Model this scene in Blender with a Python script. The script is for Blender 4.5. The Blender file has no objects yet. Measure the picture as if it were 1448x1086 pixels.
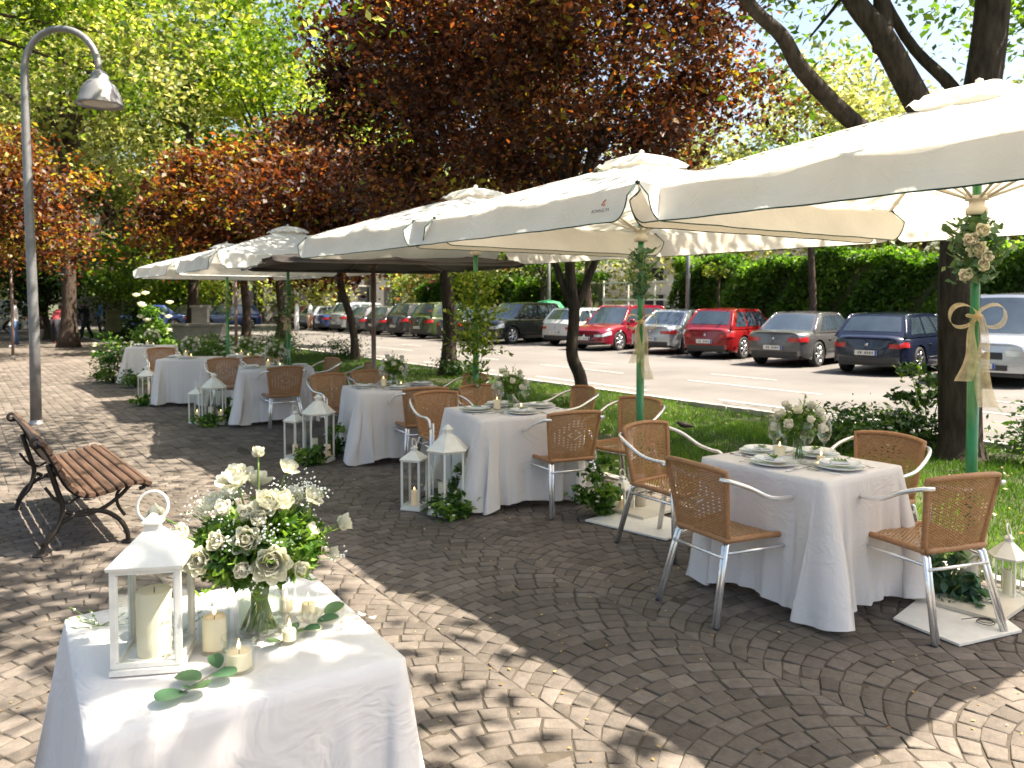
import bpy, math, random
import numpy as np
from math import sin, cos, pi, radians as R, sqrt, atan2, hypot
from mathutils import Vector, Matrix
SC = bpy.context.scene
COL = SC.collection
rnd = random.Random(7)
NP = np.random.RandomState(11)

# ------------------------------------------------------------------ materials
def newmat(name):
    m = bpy.data.materials.new(name); m.use_nodes = True
    nt = m.node_tree
    for n in list(nt.nodes): nt.nodes.remove(n)
    return m, nt, nt.nodes, nt.links
def bsdf(nt, col=(.8, .8, .8), rough=.5, metal=0, spec=.5, coat=0, trans=0, sheen=0):
    b = nt.nodes.new('ShaderNodeBsdfPrincipled')
    b.inputs['Base Color'].default_value = (*col, 1)
    b.inputs['Roughness'].default_value = rough
    b.inputs['Metallic'].default_value = metal
    b.inputs['Specular IOR Level'].default_value = spec
    b.inputs['Coat Weight'].default_value = coat
    b.inputs['Coat Roughness'].default_value = .04
    b.inputs['Transmission Weight'].default_value = trans
    b.inputs['Sheen Weight'].default_value = sheen
    return b
def out(nt, sh):
    o = nt.nodes.new('ShaderNodeOutputMaterial'); nt.links.new(sh, o.inputs['Surface']); return o
def noise(nt, scale, detail=4, rough=.55, vec=None):
    n = nt.nodes.new('ShaderNodeTexNoise'); n.inputs['Scale'].default_value = scale
    n.inputs['Detail'].default_value = detail; n.inputs['Roughness'].default_value = rough
    if vec is None:
        tc = nt.nodes.new('ShaderNodeTexCoord'); vec = tc.outputs['Object']
    nt.links.new(vec, n.inputs['Vector']); return n
def ramp(nt, fac, stops):
    r = nt.nodes.new('ShaderNodeValToRGB'); el = r.color_ramp.elements
    while len(el) < len(stops): el.new(.5)
    for e, (p, c) in zip(el, stops): e.position = p; e.color = (*c, 1)
    nt.links.new(fac, r.inputs['Fac']); return r
def bump(nt, h, b, strength=.3, dist=.01):
    n = nt.nodes.new('ShaderNodeBump'); n.inputs['Strength'].default_value = strength
    n.inputs['Distance'].default_value = dist
    nt.links.new(h, n.inputs['Height']); nt.links.new(n.outputs['Normal'], b.inputs['Normal']); return n
def mixc(nt, fac, a, b, mode='MIX'):
    n = nt.nodes.new('ShaderNodeMix'); n.data_type = 'RGBA'; n.blend_type = mode
    for s, v in ((n.inputs[0], fac), (n.inputs[6], a), (n.inputs[7], b)):
        if isinstance(v, (int, float)): s.default_value = v
        elif isinstance(v, tuple): s.default_value = (*v, 1)
        else: nt.links.new(v, s)
    return n.outputs[2]
def simple(name, col, rough=.5, metal=0, spec=.5, coat=0, var=.12, scale=6, bumps=0, bscale=60, sheen=0):
    m, nt, N, L = newmat(name)
    b = bsdf(nt, col, rough, metal, spec, coat, sheen=sheen)
    n = noise(nt, scale)
    lo = tuple(max(0, c * (1 - var)) for c in col); hi = tuple(min(1, c * (1 + var)) for c in col)
    r = ramp(nt, n.outputs['Fac'], [(.3, lo), (.7, hi)])
    L.new(r.outputs['Color'], b.inputs['Base Color'])
    if bumps:
        n2 = noise(nt, bscale); bump(nt, n2.outputs['Fac'], b, bumps, .004)
    out(nt, b.outputs[0]); return m
def cloth_mat(name, col, transl=.3, bscale=14, warm=None, dirt=.06, wr=.25, crease=False):
    m, nt, N, L = newmat(name)
    n = noise(nt, 2.2, 3)
    lo = tuple(c * (1 - dirt) for c in col)
    r = ramp(nt, n.outputs['Fac'], [(.35, lo), (.6, col)])
    b = bsdf(nt, col, .85, sheen=.15, spec=.2); L.new(r.outputs['Color'], b.inputs['Base Color'])
    n2 = noise(nt, bscale, 4); bn = bump(nt, n2.outputs['Fac'], b, wr, .012)
    if crease:   # soft hand-ironed wrinkles, ridges running in all directions
        v = N.new('ShaderNodeTexNoise'); v.inputs['Scale'].default_value = 3.4; v.inputs['Detail'].default_value = 3; v.inputs['Distortion'].default_value = 2.2
        tc = N.new('ShaderNodeTexCoord'); L.new(tc.outputs['Object'], v.inputs['Vector'])
        ab = N.new('ShaderNodeMath'); ab.operation = 'PINGPONG'; ab.inputs[1].default_value = .09; L.new(v.outputs['Fac'], ab.inputs[0])
        b2 = N.new('ShaderNodeBump'); b2.inputs['Strength'].default_value = .35; b2.inputs['Distance'].default_value = .05
        L.new(ab.outputs[0], b2.inputs['Height']); L.new(b2.outputs['Normal'], bn.inputs['Normal'])
    t = N.new('ShaderNodeBsdfTranslucent'); t.inputs['Color'].default_value = (*(warm or col), 1)
    mx = N.new('ShaderNodeMixShader'); mx.inputs[0].default_value = transl
    L.new(b.outputs[0], mx.inputs[1]); L.new(t.outputs[0], mx.inputs[2])
    out(nt, mx.outputs[0]); return m
def leaf_mat(name, stops, transl=.45, tint=(1.5, 1.6, .7), rough=.45):
    m, nt, N, L = newmat(name)
    a = N.new('ShaderNodeAttribute'); a.attribute_name = 'rnd'
    r = ramp(nt, a.outputs['Fac'], stops)
    b = bsdf(nt, (0, 0, 0), rough, spec=.35); L.new(r.outputs['Color'], b.inputs['Base Color'])
    t = N.new('ShaderNodeBsdfTranslucent')
    c = mixc(nt, 1.0, r.outputs['Color'], tint, 'MULTIPLY'); L.new(c, t.inputs['Color'])
    mx = N.new('ShaderNodeMixShader'); mx.inputs[0].default_value = transl
    L.new(b.outputs[0], mx.inputs[1]); L.new(t.outputs[0], mx.inputs[2])
    out(nt, mx.outputs[0]); return m
def glass_mat(name, tint=(.97, .99, .98), gl=.04, rough=.02, k=.30, pw_=3.8):
    m, nt, N, L = newmat(name)
    tr = N.new('ShaderNodeBsdfTransparent'); tr.inputs['Color'].default_value = (*tint, 1)
    g = N.new('ShaderNodeBsdfGlossy'); g.inputs['Roughness'].default_value = rough
    lw = N.new('ShaderNodeLayerWeight'); lw.inputs['Blend'].default_value = .5
    pw = N.new('ShaderNodeMath'); pw.operation = 'POWER'; pw.inputs[1].default_value = pw_; L.new(lw.outputs['Facing'], pw.inputs[0])
    ma = N.new('ShaderNodeMath'); ma.operation = 'MULTIPLY_ADD'
    ma.inputs[1].default_value = k; ma.inputs[2].default_value = gl; ma.use_clamp = True
    L.new(pw.outputs[0], ma.inputs[0])
    mx = N.new('ShaderNodeMixShader'); L.new(ma.outputs[0], mx.inputs[0])
    L.new(tr.outputs[0], mx.inputs[1]); L.new(g.outputs[0], mx.inputs[2])
    out(nt, mx.outputs[0]); return m
def emit_mat(name, col, s):
    m, nt, N, L = newmat(name); e = N.new('ShaderNodeEmission')
    e.inputs['Color'].default_value = (*col, 1); e.inputs['Strength'].default_value = s
    out(nt, e.outputs[0]); return m
def tinted_mat(name, stops, rough=.8, nscale=30, nstr=.35, dist=.006, big=None, spec=.3):
    """colour per face from the 'rnd' attribute plus grain and large stains"""
    m, nt, N, L = newmat(name)
    a = N.new('ShaderNodeAttribute'); a.attribute_name = 'rnd'
    r = ramp(nt, a.outputs['Fac'], stops)
    n = noise(nt, nscale, 5, .65)
    g = ramp(nt, n.outputs['Fac'], [(.25, (.74, .74, .74)), (.75, (1.18, 1.16, 1.15))])
    c = mixc(nt, 1.0, r.outputs['Color'], g.outputs['Color'], 'MULTIPLY')
    n3 = noise(nt, 1.1, 6, .65)
    g3 = ramp(nt, n3.outputs['Fac'], [(.3, (.68, .67, .66)), (.62, (1.12, 1.10, 1.08))])
    c = mixc(nt, 1.0, c, g3.outputs['Color'], 'MULTIPLY')
    b = bsdf(nt, (0, 0, 0), rough, spec=spec); L.new(c, b.inputs['Base Color'])
    n2 = noise(nt, nscale * 3, 4, .7); bump(nt, n2.outputs['Fac'], b, nstr, dist)
    out(nt, b.outputs[0]); return m

M = {}
M['linen'] = cloth_mat('linen', (.84, .795, .765), .16, 5, dirt=.03, wr=.35, crease=True)
M['canvas'] = cloth_mat('canvas', (.87, .855, .83), .38, 4, warm=(.87, .79, .68), dirt=.13, wr=.6, crease=True)
M['dark_canvas'] = cloth_mat('dark_canvas', (.035, .028, .025), .05, 6)
M['ribbon'] = cloth_mat('ribbon', (.80, .64, .40), .45, 30, dirt=.1)
M['ribbon_dummy'] = None
M['green_paint'] = simple('green_paint', (.010, .16, .035), .32, coat=.3, var=.25, scale=9, bumps=.1)
M['green_trim'] = simple('green_trim', (.01, .05, .03), .7)
M['brown_paint'] = simple('brown_paint', (.20, .13, .10), .5, var=.2)
M['cream_metal'] = simple('cream_metal', (.62, .57, .47), .45, var=.1)
M['white_wood'] = simple('white_wood', (.76, .73, .66), .5, var=.08, scale=25, bumps=.15)
M['white_metal'] = simple('white_metal', (.78, .75, .67), .4, var=.06, scale=20, bumps=.08)
M['alu'] = simple('alu', (.86, .85, .83), .27, .78, var=.08, scale=18, bumps=.04)
M['steel'] = simple('steel', (.75, .75, .75), .15, 1.0, var=.04)
M['lamp_metal'] = simple('lamp_metal', (.24, .235, .24), .45, .45, var=.22, scale=7, bumps=.1)
M['lamp_glass'] = simple('lamp_glass', (.55, .50, .44), .35)
M['iron'] = simple('iron', (.035, .028, .024), .5, .5, var=.3, scale=20, bumps=.3)
M['porcelain'] = simple('porcelain', (.82, .81, .78), .15, coat=.6, var=.02)
M['wax'] = None
M['glass'] = glass_mat('glass', gl=.02)
M['glass_bright'] = glass_mat('glass_bright', (.96, .98, .97), gl=.05, rough=.01, k=.7, pw_=2.4)
M['pane'] = glass_mat('pane', (.97, .985, .98), .03)
M['water'] = glass_mat('water', (.93, .97, .90), .02)
M['flame'] = emit_mat('flame', (1, .62, .22), 3)
M['lit_wax'] = None
def wax(name, col, e):
    m, nt, N, L = newmat(name)
    b = bsdf(nt, col, .5, spec=.4)
    t = N.new('ShaderNodeBsdfTranslucent'); t.inputs['Color'].default_value = (*col, 1)
    mx = N.new('ShaderNodeMixShader'); mx.inputs[0].default_value = .3
    L.new(b.outputs[0], mx.inputs[1]); L.new(t.outputs[0], mx.inputs[2])
    b.inputs['Emission Color'].default_value = (1, .6, .25, 1); b.inputs['Emission Strength'].default_value = e
    out(nt, mx.outputs[0]); return m
M['wax'] = wax('wax', (.90, .83, .64), .0)
M['lit_wax'] = wax('lit_wax', (.90, .83, .66), .05)
M['petal'] = cloth_mat('petal', (.95, .945, .92), .64, 40, warm=(.85, .82, .6), dirt=.08)
M['cream_petal'] = cloth_mat('cream_petal', (.93, .90, .79), .6, 40, dirt=.12)
M['stamen'] = simple('stamen', (.65, .42, .08), .7)
M['filler'] = simple('filler', (.88, .88, .80), .8)
M['stem'] = simple('stem', (.15, .23, .05), .6, var=.3, scale=30)
M['pink_wax'] = wax('pink_wax', (.85, .55, .40), .03)
M['foliage'] = leaf_mat('foliage', [(0, (.015, .05, .008)), (.5, (.07, .16, .02)), (1, (.25, .36, .06))], .42)
M['eucalyptus'] = leaf_mat('eucalyptus', [(0, (.05, .12, .07)), (.6, (.10, .19, .10)), (1, (.22, .30, .14))], .25)
M['green_tree'] = leaf_mat('green_tree', [(0, (.035, .08, .008)), (.45, (.12, .21, .018)), (.82, (.33, .42, .055)), (1, (.66, .65, .30))], .55, (1.6, 1.45, .65))
M['light_tree'] = leaf_mat('light_tree', [(0, (.08, .11, .025)), (.45, (.22, .27, .07)), (.82, (.45, .47, .20)), (1, (.74, .71, .48))], .55, (1.45, 1.3, .8))
M['mid_tree'] = leaf_mat('mid_tree', [(0, (.025, .06, .008)), (.5, (.09, .165, .02)), (1, (.28, .38, .06))], .52, (1.6, 1.7, .6))
M['dark_tree'] = leaf_mat('dark_tree', [(0, (.008, .02, .006)), (.6, (.02, .05, .01)), (1, (.07, .13, .02))], .3)
M['purple_tree'] = leaf_mat('purple_tree', [(0, (.010, .005, .005)), (.45, (.050, .021, .013)), (.75, (.14, .058, .024)), (.87, (.32, .145, .04)), (.93, (.15, .17, .02)), (1, (.30, .34, .04))], .45, (2.0, 1.2, .6))
M['hedge'] = leaf_mat('hedge', [(0, (.025, .06, .008)), (.5, (.085, .17, .02)), (.85, (.17, .28, .035)), (1, (.42, .52, .10))], .52, (1.4, 1.6, .5))
M['shrub'] = leaf_mat('shrub', [(0, (.012, .035, .008)), (.6, (.04, .09, .015)), (1, (.13, .20, .03))], .35)
M['grass'] = leaf_mat('grass', [(0, (.035, .085, .010)), (.5, (.09, .18, .018)), (.93, (.20, .29, .05)), (1, (.34, .31, .12))], .4)
def bark(name, lo, hi):
    m, nt, N, L = newmat(name)
    tc = N.new('ShaderNodeTexCoord'); mp = N.new('ShaderNodeMapping'); mp.inputs['Scale'].default_value = (9, 9, 2.2)
    L.new(tc.outputs['Object'], mp.inputs['Vector'])
    n = noise(nt, 1.6, 6, .65, mp.outputs['Vector'])
    r = ramp(nt, n.outputs['Fac'], [(.3, lo), (.7, hi)])
    b = bsdf(nt, lo, .9, spec=.15); L.new(r.outputs['Color'], b.inputs['Base Color'])
    bump(nt, n.outputs['Fac'], b, .9, .05); out(nt, b.outputs[0]); return m
M['bark'] = bark('bark', (.035, .026, .02), (.12, .09, .07))
M['dark_bark'] = bark('dark_bark', (.022, .017, .013), (.08, .062, .048))
def wood(name, lo, hi):
    m, nt, N, L = newmat(name)
    tc = N.new('ShaderNodeTexCoord'); mp = N.new('ShaderNodeMapping'); mp.inputs['Scale'].default_value = (30, 2, 30)
    L.new(tc.outputs['Object'], mp.inputs['Vector'])
    n = noise(nt, 1.5, 6, .6, mp.outputs['Vector'])
    r = ramp(nt, n.outputs['Fac'], [(.25, lo), (.7, hi)])
    b = bsdf(nt, lo, .5, spec=.4); L.new(r.outputs['Color'], b.inputs['Base Color'])
    bump(nt, n.outputs['Fac'], b, .4, .01); out(nt, b.outputs[0]); return m
M['bench_wood'] = wood('bench_wood', (.040, .022, .015), (.135, .078, .054))
def wicker(name):
    m, nt, N, L = newmat(name)
    a = N.new('ShaderNodeAttribute'); a.attribute_name = 'rnd'
    r = ramp(nt, a.outputs['Fac'], [(0, (.22, .105, .04)), (.5, (.39, .205, .088)), (1, (.56, .33, .155))])
    b = bsdf(nt, (.4, .2, .1), .5, spec=.4)
    L.new(r.outputs['Color'], b.inputs['Base Color'])
    out(nt, b.outputs[0]); return m
M['wicker'] = wicker('wicker')
M['wicker_rim'] = simple('wicker_rim', (.37, .185, .08), .5, var=.2, scale=70, bumps=.5, bscale=140)
M['paver'] = tinted_mat('paver', [(0, (.086, .072, .060)), (.5, (.138, .118, .101)), (1, (.200, .172, .150))], .85, 22, .6, .007)
M['joint'] = simple('joint', (.062, .048, .034), .95, var=.45, scale=9, bumps=.5, bscale=90)
def asphalt():
    m, nt, N, L = newmat('asphalt')
    n = noise(nt, .35, 5, .6); n2 = noise(nt, 60, 3, .7)
    r = ramp(nt, n.outputs['Fac'], [(.3, (.112, .103, .096)), (.62, (.165, .151, .141))])
    g = ramp(nt, n2.outputs['Fac'], [(.3, (.8, .8, .8)), (.7, (1.15, 1.15, 1.15))])
    c = mixc(nt, 1.0, r.outputs['Color'], g.outputs['Color'], 'MULTIPLY')
    b = bsdf(nt, (.2, .2, .2), .9, spec=.25); L.new(c, b.inputs['Base Color'])
    bump(nt, n2.outputs['Fac'], b, .4, .008); out(nt, b.outputs[0]); return m
M['asphalt'] = asphalt()
M['road_paint'] = simple('road_paint', (.36, .345, .32), .7, var=.35, scale=14)
M['soil'] = simple('soil', (.05, .055, .02), .95, var=.5, scale=3, bumps=.6, bscale=40)
M['stone'] = simple('stone', (.42, .39, .35), .85, var=.2, scale=4, bumps=.3)
M['plaster'] = simple('plaster', (.11, .105, .10), .85, var=.15, scale=.8)
M['pale_plaster'] = simple('pale_plaster', (.62, .56, .5), .85, var=.12, scale=.8)
M['brick'] = simple('brick', (.38, .17, .11), .85, var=.25, scale=4)
M['dark_opening'] = simple('dark_opening', (.03, .03, .035), .25)
M['tyre'] = simple('tyre', (.018, .018, .018), .8)
M['black_plastic'] = simple('black_plastic', (.03, .03, .032), .5)
M['rim'] = simple('rim', (.62, .62, .64), .25, .9)
M['dark_rim'] = simple('dark_rim', (.28, .28, .30), .3, .9)
M['car_glass'] = simple('car_glass', (.035, .05, .065), .05, spec=.9, coat=.8, var=.3, scale=2)
M['red_lens'] = simple('red_lens', (.45, .02, .02), .12, coat=.8)
M['clear_lens'] = simple('clear_lens', (.60, .62, .64), .08, .4, coat=.9)
M['plate'] = simple('plate', (.72, .71, .66), .4)
M['plate_ink'] = simple('plate_ink', (.08, .08, .09), .5)
M['plate_blue'] = simple('plate_blue', (.03, .10, .42), .4)
def paint(name, col, metal=.2): 
    M[name] = simple(name, col, .22, metal, coat=1.0, var=.03, scale=2)
def sheer():
    m, nt, N, L = newmat('sheer_ribbon'); b = bsdf(nt, (.80, .66, .42), .7); t = N.new('ShaderNodeBsdfTranslucent'); t.inputs['Color'].default_value = (.85, .70, .45, 1)
    a = N.new('ShaderNodeMixShader'); a.inputs[0].default_value = .5; L.new(b.outputs[0], a.inputs[1]); L.new(t.outputs[0], a.inputs[2])
    tr = N.new('ShaderNodeBsdfTransparent'); n = noise(nt, 14, 2); r = ramp(nt, n.outputs['Fac'], [(.3, (.35, .35, .35)), (.7, (.75, .75, .75))])
    c = N.new('ShaderNodeMixShader'); L.new(r.outputs['Color'], c.inputs[0]); L.new(tr.outputs[0], c.inputs[1]); L.new(a.outputs[0], c.inputs[2]); out(nt, c.outputs[0]); return m
M['ribbon'] = sheer()
paint('navy', (.010, .014, .035)); paint('grey_car', (.13, .125, .13), .5); paint('red_car', (.24, .010, .012))
paint('silver_car', (.50, .52, .55), .6); paint('maroon_car', (.20, .008, .022)); paint('white_car', (.62, .62, .60), .1)
paint('black_car', (.012, .012, .014)); paint('blue_car', (.03, .06, .20)); paint('green_car', (.05, .07, .03)); paint('dkgrey_car', (.05, .05, .052), .4)
M['cloth_white'] = simple('cloth_white', (.75, .75, .76), .9); M['cloth_dark'] = simple('cloth_dark', (.03, .03, .04), .9)
M['cloth_red'] = simple('cloth_red', (.30, .04, .05), .9); M['cloth_blue'] = simple('cloth_blue', (.06, .12, .25), .9)
M['skin'] = simple('skin', (.50, .30, .21), .6); M['hair'] = simple('hair', (.04, .025, .015), .6)
M['tan_x'] = None; M['logo_red'] = simple('logo_red', (.55, .09, .09), .8); M['logo_grey'] = simple('logo_grey', (.20, .20, .19), .8); M['logo_gold'] = simple('logo_gold', (.5, .32, .1), .8)
M['green_mesh'] = simple('green_mesh', (.02, .22, .09), .6)
M['fallen'] = leaf_mat('fallen', [(0, (.20, .10, .03)), (.5, (.40, .28, .08)), (1, (.55, .50, .28))], .2)

# ------------------------------------------------------------------ mesh helpers
class MB:
    def __init__(s): s.v = []; s.f = []; s.mi = []; s.a = []; s.mats = []; s.cur = 0; s.sm = []; s.smooth = False; s.r = 0.5
    def mat(s, m, smooth=None):
        if m not in s.mats: s.mats.append(m)
        s.cur = s.mats.index(m)
        if smooth is not None: s.smooth = smooth
        return s
    def face(s, idx):
        s.f.append(tuple(idx)); s.mi.append(s.cur); s.sm.append(s.smooth); s.a.append(s.r)
    def add(s, vs, fs):
        o = len(s.v); s.v.extend([tuple(p) for p in vs])
        for f in fs: s.face([o + i for i in f])
    def box(s, c, d, rz=0, mtx=None):
        x, y, z = d[0] / 2, d[1] / 2, d[2] / 2
        vs = [(sx * x, sy * y, sz * z) for sz in (-1, 1) for sx, sy in ((-1, -1), (1, -1), (1, 1), (-1, 1))]
        if mtx is not None: vs = [tuple(mtx @ Vector(p)) for p in vs]
        elif rz: vs = [(p[0] * cos(rz) - p[1] * sin(rz), p[0] * sin(rz) + p[1] * cos(rz), p[2]) for p in vs]
        vs = [(p[0] + c[0], p[1] + c[1], p[2] + c[2]) for p in vs]
        s.add(vs, [(3, 2, 1, 0), (4, 5, 6, 7), (0, 1, 5, 4), (1, 2, 6, 5), (2, 3, 7, 6), (3, 0, 4, 7)])
    def tube(s, pts, rad, n=8, cap=True, flat=1.0):
        P = [Vector(p) for p in pts]; m = len(P)
        if not hasattr(rad, '__len__'): rad = [rad] * m
        t0 = (P[1] - P[0]).normalized()
        up = Vector((0, 0, 1)) if abs(t0.z) < .9 else Vector((1, 0, 0))
        nrm = (up - t0 * up.dot(t0)).normalized()
        o = len(s.v)
        for i in range(m):
            a = P[max(0, i - 1)]; b = P[min(m - 1, i + 1)]
            t = (b - a).normalized() if (b - a).length > 1e-9 else t0
            nrm = (nrm - t * nrm.dot(t)); nrm = nrm.normalized() if nrm.length > 1e-6 else Vector((1, 0, 0))
            bi = t.cross(nrm)
            for k in range(n):
                an = 2 * pi * k / n
                q = P[i] + (nrm * cos(an) + bi * sin(an) * flat) * rad[i]
                s.v.append(tuple(q))
        for i in range(m - 1):
            for k in range(n):
                k2 = (k + 1) % n
                s.face((o + i * n + k, o + i * n + k2, o + (i + 1) * n + k2, o + (i + 1) * n + k))
        if cap:
            s.face([o + k for k in range(n)][::-1]); s.face([o + (m - 1) * n + k for k in range(n)])
    def lathe(s, prof, n=20, c=(0, 0, 0), ang0=0, xs=1, ys=1):
        o = len(s.v); m = len(prof)
        for r, z in prof:
            for k in range(n):
                a = 2 * pi * k / n + ang0
                s.v.append((c[0] + r * cos(a) * xs, c[1] + r * sin(a) * ys, c[2] + z))
        for i in range(m - 1):
            for k in range(n):
                k2 = (k + 1) % n
                s.face((o + i * n + k, o + i * n + k2, o + (i + 1) * n + k2, o + (i + 1) * n + k))
        if prof[0][0] > 1e-4: s.face([o + k for k in range(n)][::-1])
        if prof[-1][0] > 1e-4: s.face([o + (m - 1) * n + k for k in range(n)])
    def opened(s, prof, n=20, c=(0, 0, 0)):
        k0 = len(s.f); s.lathe(prof, n, c); 
        # drop caps
        for j in range(len(s.f) - 1, k0 - 1, -1):
            if len(s.f[j]) == n and n > 4:
                for L_ in (s.f, s.mi, s.sm, s.a): del L_[j]
    def grid(s, fn, nu, nv, skip=None):
        o = len(s.v)
        for i in range(nu + 1):
            for j in range(nv + 1): s.v.append(tuple(fn(i / nu, j / nv)))
        for i in range(nu):
            for j in range(nv):
                if skip and skip(i, j): continue
                a = o + i * (nv + 1) + j
                s.face((a, a + nv + 1, a + nv + 2, a + 1))
    def mesh(s, name):
        me = bpy.data.meshes.new(name); me.from_pydata(s.v, [], s.f)
        for m in s.mats: me.materials.append(m)
        me.polygons.foreach_set('material_index', s.mi); me.polygons.foreach_set('use_smooth', s.sm)
        at = me.attributes.new('rnd', 'FLOAT', 'FACE'); at.data.foreach_set('value', s.a)
        me.update(); return me
    def obj(s, name, parent=None, **kw): return link(name, s.mesh(name), parent, **kw)
def np_mesh(name, V, F, mats, rv=None, smooth=False, mi=None):
    """V (n,3), F (m,4)"""
    me = bpy.data.meshes.new(name); V = np.asarray(V, np.float32); F = np.asarray(F, np.int32)
    k = F.shape[1]
    me.vertices.add(len(V)); me.vertices.foreach_set('co', V.ravel())
    me.loops.add(F.size); me.loops.foreach_set('vertex_index', F.ravel())
    me.polygons.add(len(F)); me.polygons.foreach_set('loop_start', np.arange(0, F.size, k, dtype=np.int32))
    me.polygons.foreach_set('loop_total', np.full(len(F), k, np.int32))
    if smooth: me.polygons.foreach_set('use_smooth', np.ones(len(F), bool))
    for m in (mats if isinstance(mats, (list, tuple)) else [mats]): me.materials.append(m)
    if mi is not None: me.polygons.foreach_set('material_index', np.asarray(mi, np.int32))
    at = me.attributes.new('rnd', 'FLOAT', 'FACE')
    at.data.foreach_set('value', np.asarray(rv if rv is not None else np.full(len(F), .5), np.float32))
    me.update(calc_edges=True); return me
def link(name, me, parent=None, loc=None, rz=0, label=None, cat=None, group=None, kind=None):
    o = bpy.data.objects.new(name, me); COL.objects.link(o)
    if loc is not None: o.location = loc
    if rz: o.rotation_euler = (0, 0, rz)
    if parent is not None: o.parent = parent
    if label: o['label'] = label
    if cat: o['category'] = cat
    if group: o['group'] = group
    if kind: o['kind'] = kind
    return o
def thing(name, label, cat, loc=(0, 0, 0), rz=0, group=None):
    return link(name, None, None, loc, rz, label, cat, group)
def dup(root, loc, rz=0, label=None, group=None, scale=None):
    kids = list(root.children)
    r = root.copy(); COL.objects.link(r); r.location = loc; r.rotation_euler = (0, 0, rz)
    if scale: r.scale = scale
    if label: r['label'] = label
    if group: r['group'] = group
    for ch in kids:
        c = ch.copy(); COL.objects.link(c); c.parent = r
        for g in list(ch.children):
            d = g.copy(); COL.objects.link(d); d.parent = c
    return r
def bez(pts, n=6):
    """smooth Catmull-Rom through the points"""
    P = [Vector(p) for p in pts]; P = [P[0] * 2 - P[1]] + P + [P[-1] * 2 - P[-2]]; o = []
    for i in range(1, len(P) - 2):
        for k in range(n):
            t = k / n; a, b, c, d = P[i - 1], P[i], P[i + 1], P[i + 2]
            o.append(.5 * ((2 * b) + (c - a) * t + (2 * a - 5 * b + 4 * c - d) * t * t + (3 * b - a - 3 * c + d) * t ** 3))
    o.append(P[-2]); return o
def leaves(C, size, rs, up=.4, aspect=.55, jitter=.35):
    """rhombic leaf faces centred on the points C -> V, F"""
    n = len(C); nr = rs.normal(size=(n, 3)); nr[:, 2] = np.abs(nr[:, 2]) + up
    nr /= np.linalg.norm(nr, axis=1)[:, None]
    t = rs.normal(size=(n, 3)); t -= nr * np.sum(t * nr, 1)[:, None]; t /= np.linalg.norm(t, axis=1)[:, None]
    b = np.cross(nr, t); s = (size * (1 + jitter * rs.uniform(-1, 1, n)))[:, None]
    V = np.empty((n, 4, 3)); V[:, 0] = C - t * s * .5; V[:, 2] = C + t * s * .5
    V[:, 1] = C + b * s * aspect * .5 + nr * s * .08; V[:, 3] = C - b * s * aspect * .5 + nr * s * .08
    return V.reshape(-1, 3), np.arange(n * 4).reshape(n, 4)
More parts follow.
